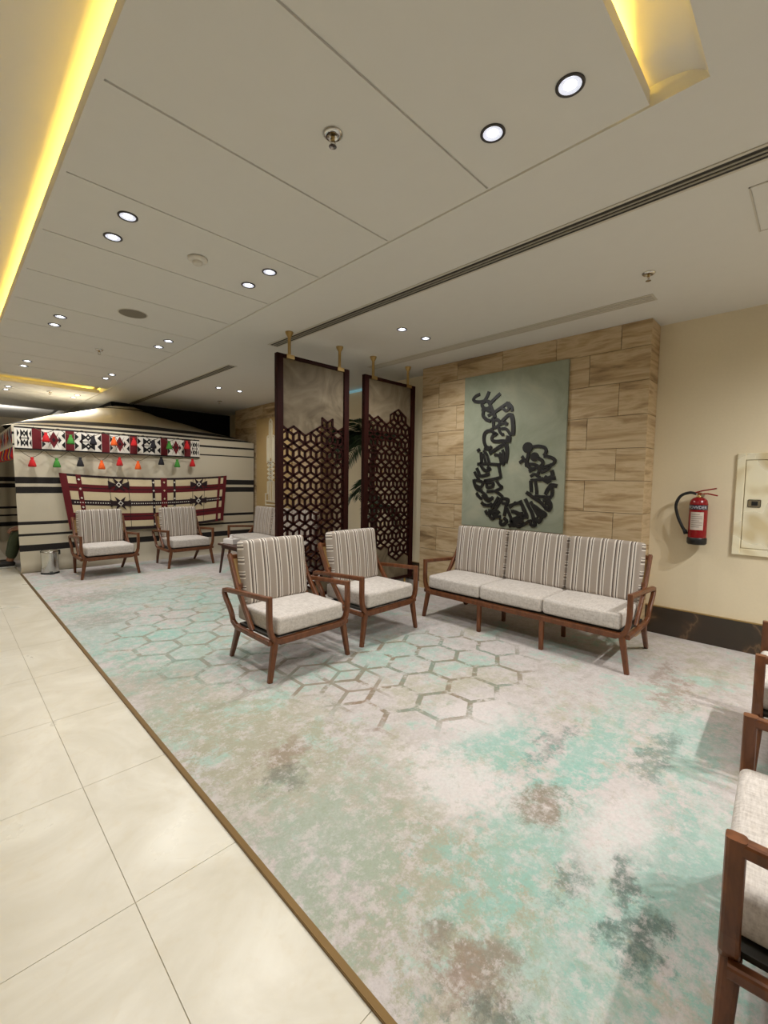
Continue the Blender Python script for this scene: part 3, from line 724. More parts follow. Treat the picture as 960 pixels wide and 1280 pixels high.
# ------------------------------------------------------------------ calligraphy panel (strokes traced onto the panel plane)
t_ = thing('calligraphy_panel', 'sage green wall panel with black calligraphy curling above the sofa', 'wall art', (BX, 2.467, 0))
bbox('board', -.026, -.0035, -.6185, .6185, .90, 2.652, 'sage_panel', t_, .002)
def strokes(o, s, L):
    bm = NB(); n_ = 0
    for wd, pts in L:
        q = [at(o[0]+a/s, o[1]+b/s, 0, BX-.03) for a, b in pts]
        q = [Vector((-.030-.0004*(n_ % 7), p.y-2.467, p.z)) for p in q]; n_ += 1
        if len(q) == 1:
            r_ = wd; cyl(bm, (-.026, q[0].y, q[0].z), r_, r_, 0, -.014, 16, axis=0); continue
        if len(q) > 2: q = spline(q, 4)
        sweep(bm, q, .014, wd, (1, 0, 0), ch=.1)
    return bm
S1 = [(.040, [(195, 165), (130, 195), (90, 245), (120, 280), (200, 285), (270, 270)]), (.042, [(340, 120), (310, 195), (270, 265)]), (.042, [(520, 155), (440, 225), (370, 300)]),
 (.040, [(280, 275), (225, 320), (250, 380), (320, 390), (360, 340), (330, 280), (280, 275)]), (.042, [(340, 300), (380, 390), (420, 480), (440, 540)]), (.038, [(220, 415), (300, 415), (380, 440)]),
 (.042, [(250, 430), (245, 510), (300, 570), (370, 590)]), (.036, [(320, 510), (370, 480), (420, 500), (400, 570), (370, 560)]), (.040, [(420, 455), (520, 385), (640, 300)]), (.036, [(640, 300), (700, 370), (705, 440)]), (.034, [(550, 380), (610, 430), (660, 380), (620, 330)]),
 (.040, [(410, 540), (410, 640), (420, 690), (470, 680), (510, 620), (470, 570), (430, 580)]), (.040, [(540, 600), (600, 540), (660, 490), (700, 500)]), (.052, [(690, 490), (715, 570), (725, 690), (722, 820)]), (.034, [(500, 660), (560, 630), (640, 640)]), (.034, [(590, 600), (620, 660)]),
 (.034, [(490, 690), (510, 760), (550, 810), (580, 800)]), (.034, [(520, 720), (590, 710), (640, 750), (690, 830)]), (.044, [(380, 740), (300, 760), (262, 820), (262, 920), (290, 1000), (340, 1020)]), (.040, [(380, 700), (400, 770), (450, 800), (400, 830), (385, 880), (420, 915), (550, 912), (690, 910)]), (.060, [(610, 860), (690, 880)]),
 (.042, [(380, 1000), (330, 1040), (260, 1020)]), (.05, [(160, 1040), (180, 1080)]), (.046, [(340, 1110), (440, 1050), (540, 985), (610, 960)]), (.050, [(612, 960), (625, 1050), (620, 1160), (600, 1260)]), (.040, [(210, 1090), (215, 1190), (225, 1280)]), (.036, [(250, 1060), (300, 1130), (330, 1220), (350, 1280)]), (.034, [(240, 1120), (270, 1200), (290, 1280)]),
 (.036, [(420, 1130), (490, 1140), (520, 1200), (530, 1280)]), (.034, [(550, 1050), (570, 1120), (560, 1200)]), (.040, [(500, 1110), (560, 1160), (590, 1220)])]
S2 = [(.036, [(150, 130), (260, 125), (400, 130), (520, 140)]), (.038, [(490, 150), (510, 250), (530, 345)]), (.036, [(530, 340), (400, 370), (260, 395)]), (.040, [(140, 190), (170, 260), (210, 320), (350, 285)]), (.040, [(190, 100), (230, 190), (290, 235), (350, 210), (310, 170)]), (.036, [(105, 250), (140, 320), (180, 380)]),
 (.046, [(560, 20), (570, 80), (555, 150)]), (.044, [(95, 370), (110, 450), (150, 530), (230, 560)]), (.038, [(130, 390), (200, 400), (240, 440), (200, 500), (130, 470)]), (.038, [(250, 400), (310, 430), (400, 430), (390, 490), (310, 500), (300, 440)]), (.036, [(455, 395), (500, 460), (540, 505), (420, 560), (300, 570)]), (.036, [(430, 560), (500, 600), (555, 655)]),
 (.036, [(135, 590), (180, 650), (230, 690)]), (.038, [(220, 570), (280, 620), (320, 680), (400, 680)]), (.036, [(230, 620), (280, 690), (340, 720), (400, 650)]), (.040, [(490, 655), (440, 740), (380, 850)]), (.040, [(540, 680), (490, 770), (430, 870)]), (.042, [(215, 740), (260, 780), (340, 790), (390, 760)]), (.040, [(280, 870), (310, 920), (370, 900), (460, 880)]),
 (.042, [(350, 850), (350, 960), (400, 1000), (450, 940), (500, 880)]), (.038, [(400, 900), (430, 970), (530, 970)]), (.040, [(550, 680), (640, 700), (610, 800), (580, 960)]), (.036, [(540, 750), (600, 760)]), (.040, [(530, 1010), (520, 1080), (560, 1100), (620, 1040), (570, 990)]), (.038, [(620, 830), (660, 920), (690, 1010), (700, 1100)]), (.036, [(660, 830), (770, 740)]), (.038, [(650, 800), (740, 770), (850, 740)]), (.040, [(835, 710), (870, 800), (900, 880)]),
 (.046, [(650, 1120), (720, 1090), (820, 1060), (890, 1030)]), (.040, [(690, 890), (750, 890), (820, 920), (880, 920)]), (.040, [(720, 1010), (790, 980), (850, 920)]), (.038, [(700, 1030), (800, 1130), (890, 1090)])]
S3 = [(.058, [(305, 200)]), (.048, [(392, 318)]), (.036, [(350, 195), (440, 180), (520, 200), (540, 250), (510, 305)]), (.036, [(510, 310), (590, 320), (650, 360), (630, 410), (590, 420)]), (.038, [(320, 250), (300, 350), (290, 420)]), (.036, [(230, 310), (270, 370), (330, 460), (400, 470)]), (.034, [(200, 395), (240, 360)]), (.036, [(270, 430), (350, 410), (430, 440), (320, 505)]),
 (.040, [(430, 330), (490, 370), (490, 420), (420, 470)]), (.036, [(430, 560), (450, 500), (520, 450), (590, 430), (560, 480), (470, 520)]), (.034, [(340, 570), (390, 540), (440, 570), (480, 600)]), (.042, [(610, 490), (620, 560), (560, 590), (520, 570)]), (.040, [(660, 590), (600, 600), (560, 640), (480, 590)]), (.036, [(340, 620), (480, 610), (560, 620)]), (.038, [(342, 620), (345, 690), (350, 770)]), (.036, [(400, 630), (415, 720), (420, 800)]),
 (.042, [(680, 690), (610, 680), (570, 720), (530, 800)]), (.038, [(610, 690), (620, 770), (600, 830), (520, 830), (390, 825)]), (.040, [(285, 770), (380, 840), (470, 900), (540, 980)]), (.050, [(560, 860), (590, 930), (580, 990), (530, 970)]), (.036, [(500, 880), (550, 880), (540, 930)]), (.042, [(270, 855), (310, 940), (360, 1040), (380, 1130)]), (.038, [(340, 890), (400, 1000), (450, 1090)]), (.038, [(380, 940), (460, 1000), (530, 1050), (500, 1080), (430, 1020)]), (.040, [(450, 1010), (480, 1090), (450, 1150), (400, 1100)]),
 (.038, [(205, 880), (250, 970), (290, 1060), (290, 1110)]), (.036, [(330, 1120), (350, 1190), (400, 1190), (370, 1120)]), (.036, [(320, 1140), (240, 1190), (170, 1215)]), (.040, [(110, 1010), (190, 1050), (260, 1070), (220, 1110), (140, 1120)]), (.036, [(70, 1130), (150, 1150), (240, 1130)]), (.036, [(60, 1190), (140, 1200)])]
def nar(L, k=.92): return [(a*(k if len(p) > 1 else 1), p) for a, p in L]
mesh_obj('lettering', strokes((585, 480), 12.8, nar(S1)), 'calligraphy_black', t_)
mesh_obj('lettering', strokes((585, 570), 12.8, nar(S2)), 'calligraphy_black', t_)
mesh_obj('lettering', strokes((630, 540), 10.24, nar(S3)), 'calligraphy_black', t_)

# tan panel with white knotted ornament
t_ = thing('ornament_panel', 'tan wall panel with tall white knotwork ornament beside the left screen', 'wall art', (BX, 7.40, 0))
bbox('board', -.026, -.0035, -.62, .62, .80, 2.60, 'tan_panel', t_, .002)
bm = NB()
oy = 7.47-7.40
def orn(L, wd=.024):
    for pts in L:
        q = [Vector((-.032, oy-a, b)) for a, b in pts]
        sweep(bm, spline(q, 5) if len(q) > 2 else q, .014, wd, (1, 0, 0), ch=.15)
orn([[(-.05, 1.55), (-.05, 2.28), (-.03, 2.37), (0, 2.41), (.03, 2.37), (.05, 2.28), (.05, 1.55)], [(-.13, 1.52), (-.13, 2.0), (-.11, 2.06), (-.08, 2.08)], [(.13, 1.52), (.13, 2.0), (.11, 2.06), (.08, 2.08)], [(-.09, 1.55), (-.09, 2.04)], [(.09, 1.55), (.09, 2.04)], [(0, 1.62), (0, 2.34)]])
for ph in (0, 1):
    orn([[((-.11 if (i+ph) % 2 else .11), 1.56-.085*i) for i in range(6)], [((-.05 if (i+ph) % 2 else .05), 1.56-.085*i) for i in range(6)]])
orn([[(-.12, 1.14), (-.12, .88)], [(-.07, 1.14), (-.07, .72)], [(0, 1.16), (0, .72)], [(.07, 1.14), (.07, .72)], [(.12, 1.14), (.12, .72)], [(-.19, .88), (-.19, .64)], [(-.21, .74), (.16, .72)], [(-.21, .66), (.2, .66)], [(.19, .88), (.19, .64)], [(.16, .86), (.21, .86)], [(-.21, .88), (-.14, .88)]])
for v_ in bm.verts: v_.co.z = .80+(v_.co.z-.64)*.93+.12
mesh_obj('ornament', bm, 'ornament_white', t_)

# ------------------------------------------------------------------ fire extinguisher and steel cabinet on the right wall
EX, EY = WX-.088, .752
t_ = thing('fire_extinguisher', 'red powder fire extinguisher with black hose hung on the beige wall', 'extinguisher', (EX, EY, .895))
bm = NB(); lathe(bm, [(0, .02), (.066, .02), (.068, .05), (.068, .355), (.062, .385), (.045, .405), (.024, .414), (0, .414)], 32); mesh_obj('cylinder', bm, 'red_paint', t_, True)
bm = NB(); lathe(bm, [(0, 0), (.064, 0), (.073, .012), (.073, .055), (.0685, .062)], 32); mesh_obj('base_cap', bm, 'black_plastic', t_, True)
bm = NB(); lathe(bm, [(.022, .41), (.022, .425), (.016, .43), (.016, .455), (0, .456)], 20); mesh_obj('neck', bm, 'brass', t_, True)
fa = math.atan2(-EY, -EX)                     # direction towards the room
def wrap(nm, a0, a1, z0, z1, r, mat, par, n=14):
    bm = NB(); vs_ = [[bm.verts.new((r*math.cos(a0+(a1-a0)*i/n), r*math.sin(a0+(a1-a0)*i/n), z)) for i in range(n+1)] for z in (z0, z1)]
    for i in range(n): bm.faces.new((vs_[0][i], vs_[0][i+1], vs_[1][i+1], vs_[1][i]))
    return mesh_obj(nm, bm, mat, par)
FA = PI+.02
b_ = wrap('name_band', FA-1.35, FA+1.35, .305, .348, .0686, 'navy_label', t_)
def text_mesh(txt, size):
    cu = bpy.data.curves.new('txt', 'FONT'); cu.body = txt; cu.size = size; cu.align_x = 'CENTER'; cu.resolution_u = 2
    o = bpy.data.objects.new('txt', cu); COL.objects.link(o); dg = bpy.context.evaluated_depsgraph_get()
    me = bpy.data.meshes.new_from_object(o.evaluated_get(dg)); bpy.data.objects.remove(o); return me
me = text_mesh('POWDER', .036)
for v_ in me.vertices:
    a = FA+v_.co.x/.069*1.0; z = .314+v_.co.y; v_.co = (.0692*math.cos(a), .0692*math.sin(a), z)
me.materials.append(M['white_ink']); tx = bpy.data.objects.new('lettering', me); COL.objects.link(tx); tx.parent = t_
lb = wrap('paper_label', FA-.75, FA+.75, .13, .285, .0686, 'label_paper', t_)
for i in range(7): wrap('text_line', FA-.62, FA+(.6 if i % 3 else .3), .262-.018*i, .267-.018*i, .0689, 'label_ink', lb, 8)
bm = NB(); tube(bm, spline([(-.01, .02, .443), (-.01, .07, .452), (-.012, .135, .42), (-.02, .165, .34), (-.02, .15, .25), (-.018, .115, .16), (-.012, .088, .11)], 6), .0125, 10); h_ = mesh_obj('hose', bm, 'black_plastic', t_, True)
bm = NB(); tube(bm, [(-.012, .092, .12), (-.010, .080, .085)], .017, 10); mesh_obj('nozzle', bm, 'black_plastic', h_, True)
bm = NB(); sweep(bm, [(-.005, .03, .452), (-.005, -.02, .470), (-.005, -.12, .492)], .024, .011, (1, 0, 0)); mesh_obj('squeeze_handle', bm, 'red_paint', t_)
bm = NB(); sweep(bm, [(-.005, .01, .440), (-.005, -.06, .446), (-.005, -.13, .430)], .024, .011, (1, 0, 0)); mesh_obj('carry_handle', bm, 'red_paint', t_)
bm = NB(); cyl(bm, (0, -.026, .428), .014, .014, -.02, .02, 16, axis=0); mesh_obj('pressure_gauge', bm, 'chrome', t_)
bm = NB(); box(bm, .066, .087, -.025, .025, .30, .40); mesh_obj('wall_bracket', bm, 'steel', t_)

p0 = at(923, 567, 0, WX); p1 = at(914, 692, 0, WX); CY = .514; z0, z1 = .832, 1.684
t_ = thing('steel_wall_cabinet', 'polished steel wall cabinet door with frame cut by the right edge', 'cabinet', (WX, CY, 0))
bm = NB(); wd = .80; e = .055
for a, b, c, d in ((-e, 0, z0, z1), (-wd, -wd+e, z0, z1), (-wd+e, -e, z0, z0+e), (-wd+e, -e, z1-e, z1)): box(bm, -.024, -.001, a, b, c, d)
bmesh.ops.bevel(bm, geom=bm.edges[:], offset=.003, segments=1, affect='EDGES'); mesh_obj('frame', bm, 'swirl_steel_lit', t_)
d_ = bbox('door', -.018, -.004, -wd+e+.005, -e-.005, z0+e+.005, z1-e-.005, 'swirl_steel_lit', t_, .002)
bm = NB(); box(bm, -.026, -.018, -e-.115, -e-.03, 1.235, 1.300); bmesh.ops.bevel(bm, geom=bm.edges[:], offset=.004, segments=2, affect='EDGES'); la_ = mesh_obj('latch', bm, 'chrome', d_)
bbox('latch_plate', -.029, -.026, -e-.095, -e-.055, 1.25, 1.285, 'black_plastic', t_)

# ------------------------------------------------------------------ tent
TY = 8.12
def grid_sheet(bm, P, nu, nv, mi=0):
    V = [[bm.verts.new(P(i/nu, j/nv)) for j in range(nv+1)] for i in range(nu+1)]
    for i in range(nu):
        for j in range(nv): bm.faces.new((V[i][j], V[i+1][j], V[i+1][j+1], V[i][j+1])).material_index = mi
tent = thing('tent', 'cream wool tent with black woven stripes at the far end', 'tent', (0, 0, 0))
TX0, TX1 = .765, 4.44
def front(u, v):
    x = TX0+(TX1-TX0)*u; z = .006+2.135*v
    y = TY+.012*math.sin(x*3.1+z*1.3)+.018*noise.noise(Vector((x*1.6, z*.8, 0)))
    if z < .25: y += .03*math.sin(z*36+x*1.5)*(1-z/.25)
    x -= .045*v if u == 0 else 0
    return (x, y, z)
bm = NB(); grid_sheet(bm, front, 40, 30); mesh_obj('front_wall', bm, 'tent_cloth', tent, True)
# roof: eave up to a sagging ridge line, then down behind
RY = 9.6
ridge = [at(px, py, 1, RY) for px, py in ((62, 519), (95, 515), (140, 507), (168, 509), (196, 521), (230, 530), (262, 540), (294, 548))]
ridge = [Vector((TX0-.1, RY, 2.22))]+ridge+[Vector((TX1+.25, RY, 2.33))]
def rid(x):
    for a, b in zip(ridge, ridge[1:]):
        if a.x <= x <= b.x: return a.z+(b.z-a.z)*(x-a.x)/(b.x-a.x)
    return ridge[-1].z if x > ridge[-1].x else ridge[0].z
def roof(u, v):
    x = TX0-.03+(TX1-TX0+.03)*u; e_ = 2.138
    return (x, TY+(RY-TY)*v, e_+(rid(x)-e_)*v**.9)
bm = NB(); grid_sheet(bm, roof, 36, 12); mesh_obj('roof', bm, 'tent_roof_cloth', tent, True)
def roofb(u, v):
    x = TX0-.03+(2.33-TX0+.03)*u; return (x, RY+(12.6-RY)*v, rid(x)+(2.138-rid(x))*v)
bm = NB(); grid_sheet(bm, roofb, 24, 10); mesh_obj('roof', bm, 'tent_roof_cloth', tent, True)
bm = NB(); grid_sheet(bm, lambda u, v: (.77+(2.33-.77)*u, 12.6+.02*math.sin(u*40), .006+2.13*v), 40, 8); mesh_obj('rear_wall', bm, 'tent_cloth', tent, True)
bm = NB(); grid_sheet(bm, lambda u, v: (TX1, TY+.02+(9.6-TY)*u, .006+2.13*v), 12, 8); mesh_obj('side_wall', bm, 'tent_cloth', tent, True)
for yy in (TY+.05, 12.55):
    bm = NB(); tube(bm, [(.80, yy, .006), (.80, yy, 2.12)], .02, 8); mesh_obj('pole', bm, 'chair_wood', tent, True)
# woven valance along the open left side with coloured tassel fringe
bm = NB(); vx = .735; ncol = 0
def quad(bm, pts, mi): 
    bm.faces.new([bm.verts.new(p) for p in pts]).material_index = mi
vm = ['weave_white', 'yarn_red', 'yarn_blue', 'weave_maroon', 'yarn_orange', 'weave_black']
quad(bm, [(vx+.004, 8.13, 1.83), (vx+.004, 11.8, 1.83), (vx+.004, 11.8, 2.14), (vx+.004, 8.13, 2.14)], 0)
y_ = 8.16; i = 0
while y_ < 11.6:
    c = [1, 2, 3, 4][i % 4]
    quad(bm, [(vx, y_, 1.985), (vx, y_+.12, 2.13), (vx, y_+.24, 1.985), (vx, y_+.12, 1.86)], c)
    quad(bm, [(vx-.002, y_+.07, 1.99), (vx-.002, y_+.12, 2.05), (vx-.002, y_+.17, 1.99), (vx-.002, y_+.12, 1.93)], [2, 0, 4, 0][i % 4])
    quad(bm, [(vx-.001, y_, 2.10), (vx-.001, y_+.06, 2.10), (vx-.001, y_+.03, 2.03)], 5)
    y_ += .25; i += 1
va = mesh_obj('valance', bm, vm, tent)
cyc = ['red', 'blue', 'yellow', 'purple', 'red', 'orange']
for i in range(20):
    yy = 8.17+.16*i
    bm = NB(); lathe(bm, [(0, 1.835), (.018, 1.83), (.024, 1.80), (.045, 1.70), (.038, 1.66), (0, 1.66)], 8, (vx+.01, yy, 0)); mesh_obj('fringe_tassel', bm, 'yarn_'+cyc[i % 6], va, True)

# woven band across the top of the front wall
BY = TY-.045
bm = NB(); bmat = ['weave_white', 'weave_maroon', 'weave_black', 'weave_dark']
zb0, zb1 = 1.795, 2.120
lay = lambda k: BY-.0012*k
def tri(pts, mi, k=1): quad(bm, [(x, lay(k), z) for x, z in pts], mi)
tri([(.745, zb0), (3.34, zb0), (3.34, zb1), (.745, zb1)], 0, 0)
tri([(.745, zb0), (3.34, zb0), (3.34, zb0+.022), (.745, zb0+.022)], 2); tri([(.745, zb1-.022), (3.34, zb1-.022), (3.34, zb1), (.745, zb1)], 2)
bars = [at(px, 552, 1, BY).x for px in (46, 87.5, 132, 166.7, 205, 234)]
for b_ in bars: tri([(b_-.055, zb0+.02), (b_+.055, zb0+.02), (b_+.055, zb1-.02), (b_-.055, zb1-.02)], 1, 2)
segs = [(.77, bars[0]-.055)]+[(a+.055, b-.055) for a, b in zip(bars, bars[1:])]+[(bars[-1]+.055, 3.33)]
zm = (zb0+zb1)/2; hz = .13
for i, (a, b) in enumerate(segs):
    w2 = b-a; c = (a+b)/2; q = w2*.25
    for s, e_ in ((1, a), (-1, b)):            # side arrowheads
        for zc in (zm-hz*.52, zm+hz*.52): tri([(e_+s*.005, zc-.055), (e_+s*.005+s*w2*.15, zc), (e_+s*.005, zc+.055)], 2)
        tri([(e_+s*w2*.17, zm), (e_+s*w2*.30, zm+.055), (e_+s*w2*.30, zm-.055)], 3)
    if i in (1, 3, 5):                          # maroon star
        tri([(c-q, zm+hz), (c, zm-hz*.1), (c+q, zm+hz), (c+q*.3, zm), (c+q, zm-hz), (c, zm+hz*.1), (c-q, zm-hz), (c-q*.3, zm)], 3)
        tri([(c-q*.85, zm), (c, zm+hz*.95), (c+q*.85, zm), (c, zm-hz*.95)], 1, 2); tri([(c-q*.3, zm), (c, zm+hz*.3), (c+q*.3, zm), (c, zm-hz*.3)], 3, 3)
    else:                                       # pairs of black hourglasses
        for zc in (zm-hz*.52, zm+hz*.52):
            h = hz*.44
            tri([(c-q, zc+h), (c-q*.1, zc), (c-q, zc-h)], 2); tri([(c+q, zc+h), (c+q*.1, zc), (c+q, zc-h)], 2)
            tri([(c-q*.5, zc), (c, zc+h*.9), (c+q*.5, zc), (c, zc-h*.9)], 2, 2); tri([(c-q*.18, zc), (c, zc+h*.3), (c+q*.18, zc), (c, zc-h*.3)], 0, 3)
        tri([(c-q, zm+.006), (c+q, zm+.006), (c+q, zm-.006), (c-q, zm-.006)], 2)
tag(mesh_obj('woven_band', bm, bmat), 'white woven band with black and maroon geometric motifs along tent top', 'textile')

# garlands of tassels
def garland(label, spots, zc, top, out=.03):
    t_ = thing('tassel_garland', label, 'garland', (0, 0, 0), 0, 'tassel garlands on the tent')
    bm = NB(); yb = BY-out; pts = []
    X = [at(px, py, 1, yb) for px, py, _ in spots]
    for i, p in enumerate(X):
        nx = X[i+1].x if i < len(X)-1 else p.x+.3; px_ = X[i-1].x if i else p.x-.28
        if i == 0: pts.append(((p.x+px_)/2, yb, top))
        pts += [((p.x*.75+px_*.25), yb, top-(top-p.z-.06)*.62), (p.x, yb, p.z+.062), ((p.x*.75+nx*.25), yb, top-(top-p.z-.06)*.62), ((p.x+nx)/2, yb, top)]
    tube(bm, spline(pts, 3), .0045, 6); mesh_obj('cord', bm, 'cord', t_, True)
    for p, (_, _, c) in zip(X, spots):
        bm = NB(); lathe(bm, [(0, .065), (.016, .06), (.022, .045), (.016, .03), (.026, .02), (.050, -.06), (.044, -.075), (0, -.075)], 12, (p.x, yb-.02, p.z)); mesh_obj('tassel', bm, 'yarn_'+c, t_, True)
garland('string of red, green, black and orange tassels below the woven band', [(40, 577, 'red'), (70.7, 578, 'green'), (100, 577, 'black'), (126.7, 580.5, 'orange'), (149, 576.5, 'red'), (172, 581, 'orange'), (201, 575.7, 'black'), (221, 578.7, 'green'), (240, 578, 'red')], 1.62, 1.79)
garland('string of tassels hanging over the woven band itself', [(57, 546, 'red'), (88, 549, 'green'), (116, 550, 'black'), (142, 551, 'orange'), (167, 552, 'red'), (191, 555, 'black'), (211, 556, 'green'), (233, 556, 'red')], 1.98, 2.12, .07)

# hanging rug
RGY = TY-.06
def rug_map(u, v):
    xl = 1.235+.115*v; xr = 3.845-.075*v
    x = xl+(xr-xl)*u
    zt_ = 1.478-.062*math.sin(PI*u)**.8+.01*u; zb_ = .615+.02*u-.06*math.sin(PI*u)
    y = RGY-.014*math.sin(u*17)*v*.6-.02*noise.noise(Vector((u*4, v*2, 3)))
    return Vector((x, y, zt_+(zb_-zt_)*v))
bm = NB(); rm = ['weave_cream', 'weave_maroon', 'weave_dark', 'weave_white']
def rpatch(u0, u1, v0, v1, mi, k, n=None):
    nu = n or max(2, int((u1-u0)*48)); nv = max(1, int((v1-v0)*12))
    grid_sheet(bm, lambda a, b: rug_map(u0+(u1-u0)*a, v0+(v1-v0)*b)+Vector((0, -.0015*k, 0)), nu, nv, mi)
rpatch(0, 1, 0, 1, 0, 0)
for v0, v1, mi in ((0, .04, 2), (.17, .30, 1), (.455, .55, 2), (.69, .83, 1), (.95, 1, 2)): rpatch(0, 1, v0, v1, mi, 1)
for v0, v1 in ((.225, .24), (.74, .755)): rpatch(.02, .98, v0, v1, 2, 1.5)
for u0, u1, mi in ((0, .036, 1), (.078, .103, 1), (.490, .506, 2), (.545, .585, 1), (.625, .640, 2), (.936, .955, 1), (.975, 1, 1)): rpatch(u0, u1, 0, 1, mi, 2, 2)
for u0 in (.245, .350, .755, .838): rpatch(u0, u0+.003, 0, .98, 2, 2, 1)
i = 0
u = .05
while u < .96:
    rpatch(u, u+.006, .492, .512, 3, 3, 1); u += .0135
def rpoly(pts, mi, k): bm.faces.new([bm.verts.new(rug_map(a, b)+Vector((0, -.0015*k-.004, 0))) for a, b in pts]).material_index = mi
for uc in (.298, .797):
    for vc in (.15, .50):
        d, e_ = .045, .13
        rpoly([(uc-d*.7, vc-e_), (uc, vc-e_*.4), (uc+d*.7, vc-e_), (uc+d*.35, vc), (uc+d*.7, vc+e_), (uc, vc+e_*.4), (uc-d*.7, vc+e_), (uc-d*.35, vc)], 2, 4)
        rpoly([(uc-d*1.3, vc-e_*.55), (uc-d*.2, vc), (uc-d*1.3, vc+e_*.55)], 2, 4.3); rpoly([(uc+d*1.3, vc-e_*.55), (uc+d*.2, vc), (uc+d*1.3, vc+e_*.55)], 2, 4.3)
        rpoly([(uc-.016, vc), (uc, vc-.05), (uc+.016, vc), (uc, vc+.05)], 3, 5); rpoly([(uc-.009, vc), (uc, vc-.028), (uc+.009, vc), (uc, vc+.028)], 2, 6)
for uc in (.498, .565, .632, .0905):
    for k_ in range(6):
        vc = .09+k_*.165; rpoly([(uc-.007, vc), (uc, vc-.022), (uc+.007, vc), (uc, vc+.022)], 3 if uc < .56 or uc > .57 else 0, 5)
tag(mesh_obj('wall_hanging', bm, rm), 'cream and maroon woven rug sagging across the tent front', 'rug')

# stainless bin
t_ = thing('waste_bin', 'shiny stainless steel bin on the carpet against the tent', 'bin', (1.075, 7.93, .006))
bm = NB(); lathe(bm, [(0, 0), (.10, 0), (.105, .012), (.108, .30), (.108, .305)], 32); mesh_obj('body', bm, 'steel', t_, True)
bm = NB(); lathe(bm, [(.111, .300), (.113, .31), (.110, .33), (.085, .345), (0, .352)], 32); mesh_obj('lid', bm, 'chrome', t_, True)
bm = NB(); lathe(bm, [(.106, 0), (.112, 0), (.112, .02), (.106, .02)], 32); mesh_obj('base_ring', bm, 'black_plastic', t_, True)
bbox('hinge', .095, .125, -.025, .025, .27, .335, 'black_plastic', t_)
bbox('pedal', -.03, .03, -.15, -.10, .004, .014, 'black_plastic', t_)

# majlis cushions inside the tent
for i, yy in enumerate((9.05, 10.3)):
    t_ = thing('floor_seat', ['dark red woven floor seat just inside the tent opening', 'dark red woven floor seat deeper inside the tent'][i], 'floor seat', (1.45, yy, .0), 0)
    bm = NB(); rbox(bm, (.75, 1.15, .26), .05, (8, 8, 3), .02, Matrix.Translation((.0, 0, .15))); mesh_obj('cushion', bm, 'cushion_red', t_, True)
    bm = NB(); rbox(bm, (.20, 1.1, .42), .06, (4, 8, 4), .02, Matrix.Translation((.30, 0, .50))); mesh_obj('back_bolster', bm, 'cushion_red', t_, True)
tag(bbox('tent_rug', 1.0, 2.3, 8.25, 12.4, .0065, .018, 'cushion_red'), 'dark red rug covering the floor inside the tent', 'rug')

# seated person, only knees and shoes show past the tent edge
per = thing('person', 'person sitting in the tent doorway in green trousers and black sneakers', 'person', (0, 0, 0))
def skin(name, V, E, Rr, mat, parent, lv=2, root=0):
    me = bpy.data.meshes.new(name); me.from_pydata([tuple(v) for v in V], E, []); me.materials.append(M[mat])
    o = bpy.data.objects.new(name, me); COL.objects.link(o); o.parent = parent
    md = o.modifiers.new('skin', 'SKIN'); md.use_smooth_shade = True
    for i, r_ in enumerate(Rr): me.skin_vertices[0].data[i].radius = (r_, r_)
    for i in range(len(V)): me.skin_vertices[0].data[i].use_root = (i == root)
    s_ = o.modifiers.new('sub', 'SUBSURF'); s_.levels = lv; s_.render_levels = lv; return o
PX, PY = 1.185, 8.95
V = [(PX, PY, .40), (PX+.03, PY, .56), (PX+.05, PY, .72), (PX+.04, PY, .88), (PX+.02, PY, .98), (PX-.01, PY, 1.06), (PX-.03, PY, 1.16), (PX-.03, PY, 1.24)]
E = [(i, i+1) for i in range(7)]; Rr = [.15, .14, .155, .13, .06, .075, .10, .07]
def limb(frm, pts, rs):
    global V, E, Rr
    last = frm
    for p, r_ in zip(pts, rs): V.append(p); Rr.append(r_); E.append((last, len(V)-1)); last = len(V)-1
    return last
for s in (-1, 1):
    limb(0, [(PX-.06, PY+s*.09, .38), (PX-.38, PY+s*.12, .53), (PX-.43, PY+s*.10, .28), (PX-.475, PY+s*.09, .09), (PX-.56, PY+s*.10, .045)], [.085, .062, .05, .038, .035])
    w_ = limb(3, [(PX+.03, PY+s*.19, .88), (PX-.06, PY+s*.23, .66), (PX-.26, PY+s*.16, .62), (PX-.36, PY+s*.10, .60), (PX-.41, PY+s*.09, .575)], [.06, .045, .036, .03, .026])
    for k_ in range(4):
        limb(w_, [(PX-.435-.005*k_, PY+s*.09+(k_-1.5)*.018, .585), (PX-.465, PY+s*.09+(k_-1.5)*.019, .555), (PX-.475, PY+s*.09+(k_-1.5)*.019, .52)], [.0095, .009, .008])
    limb(w_, [(PX-.41, PY+s*.05, .575), (PX-.435, PY+s*.035, .555)], [.011, .009])
skin('body', V, E, Rr, 'skin', per)
# clothes: slightly larger shells that end at wrist, ankle and neck
V, E, Rr = [(PX, PY, .40)], [], [.165]
for s in (-1, 1): limb(0, [(PX-.06, PY+s*.09, .385), (PX-.22, PY+s*.11, .47), (PX-.38, PY+s*.12, .535), (PX-.41, PY+s*.11, .40), (PX-.44, PY+s*.10, .25), (PX-.475, PY+s*.09, .12)], [.105, .092, .082, .075, .072, .066])
skin('trousers', V, E, Rr, 'trouser_green', per)
V, E, Rr = [(PX+.01, PY, .47), (PX+.03, PY, .58), (PX+.05, PY, .74), (PX+.04, PY, .90), (PX+.025, PY, .965)], [(0, 1), (1, 2), (2, 3), (3, 4)], [.168, .165, .175, .15, .075]
for s in (-1, 1): limb(3, [(PX+.03, PY+s*.195, .885), (PX-.06, PY+s*.235, .665), (PX-.24, PY+s*.165, .63), (PX-.33, PY+s*.12, .61)], [.078, .064, .056, .048])
skin('jacket', V, E, Rr, 'jacket_grey', per)
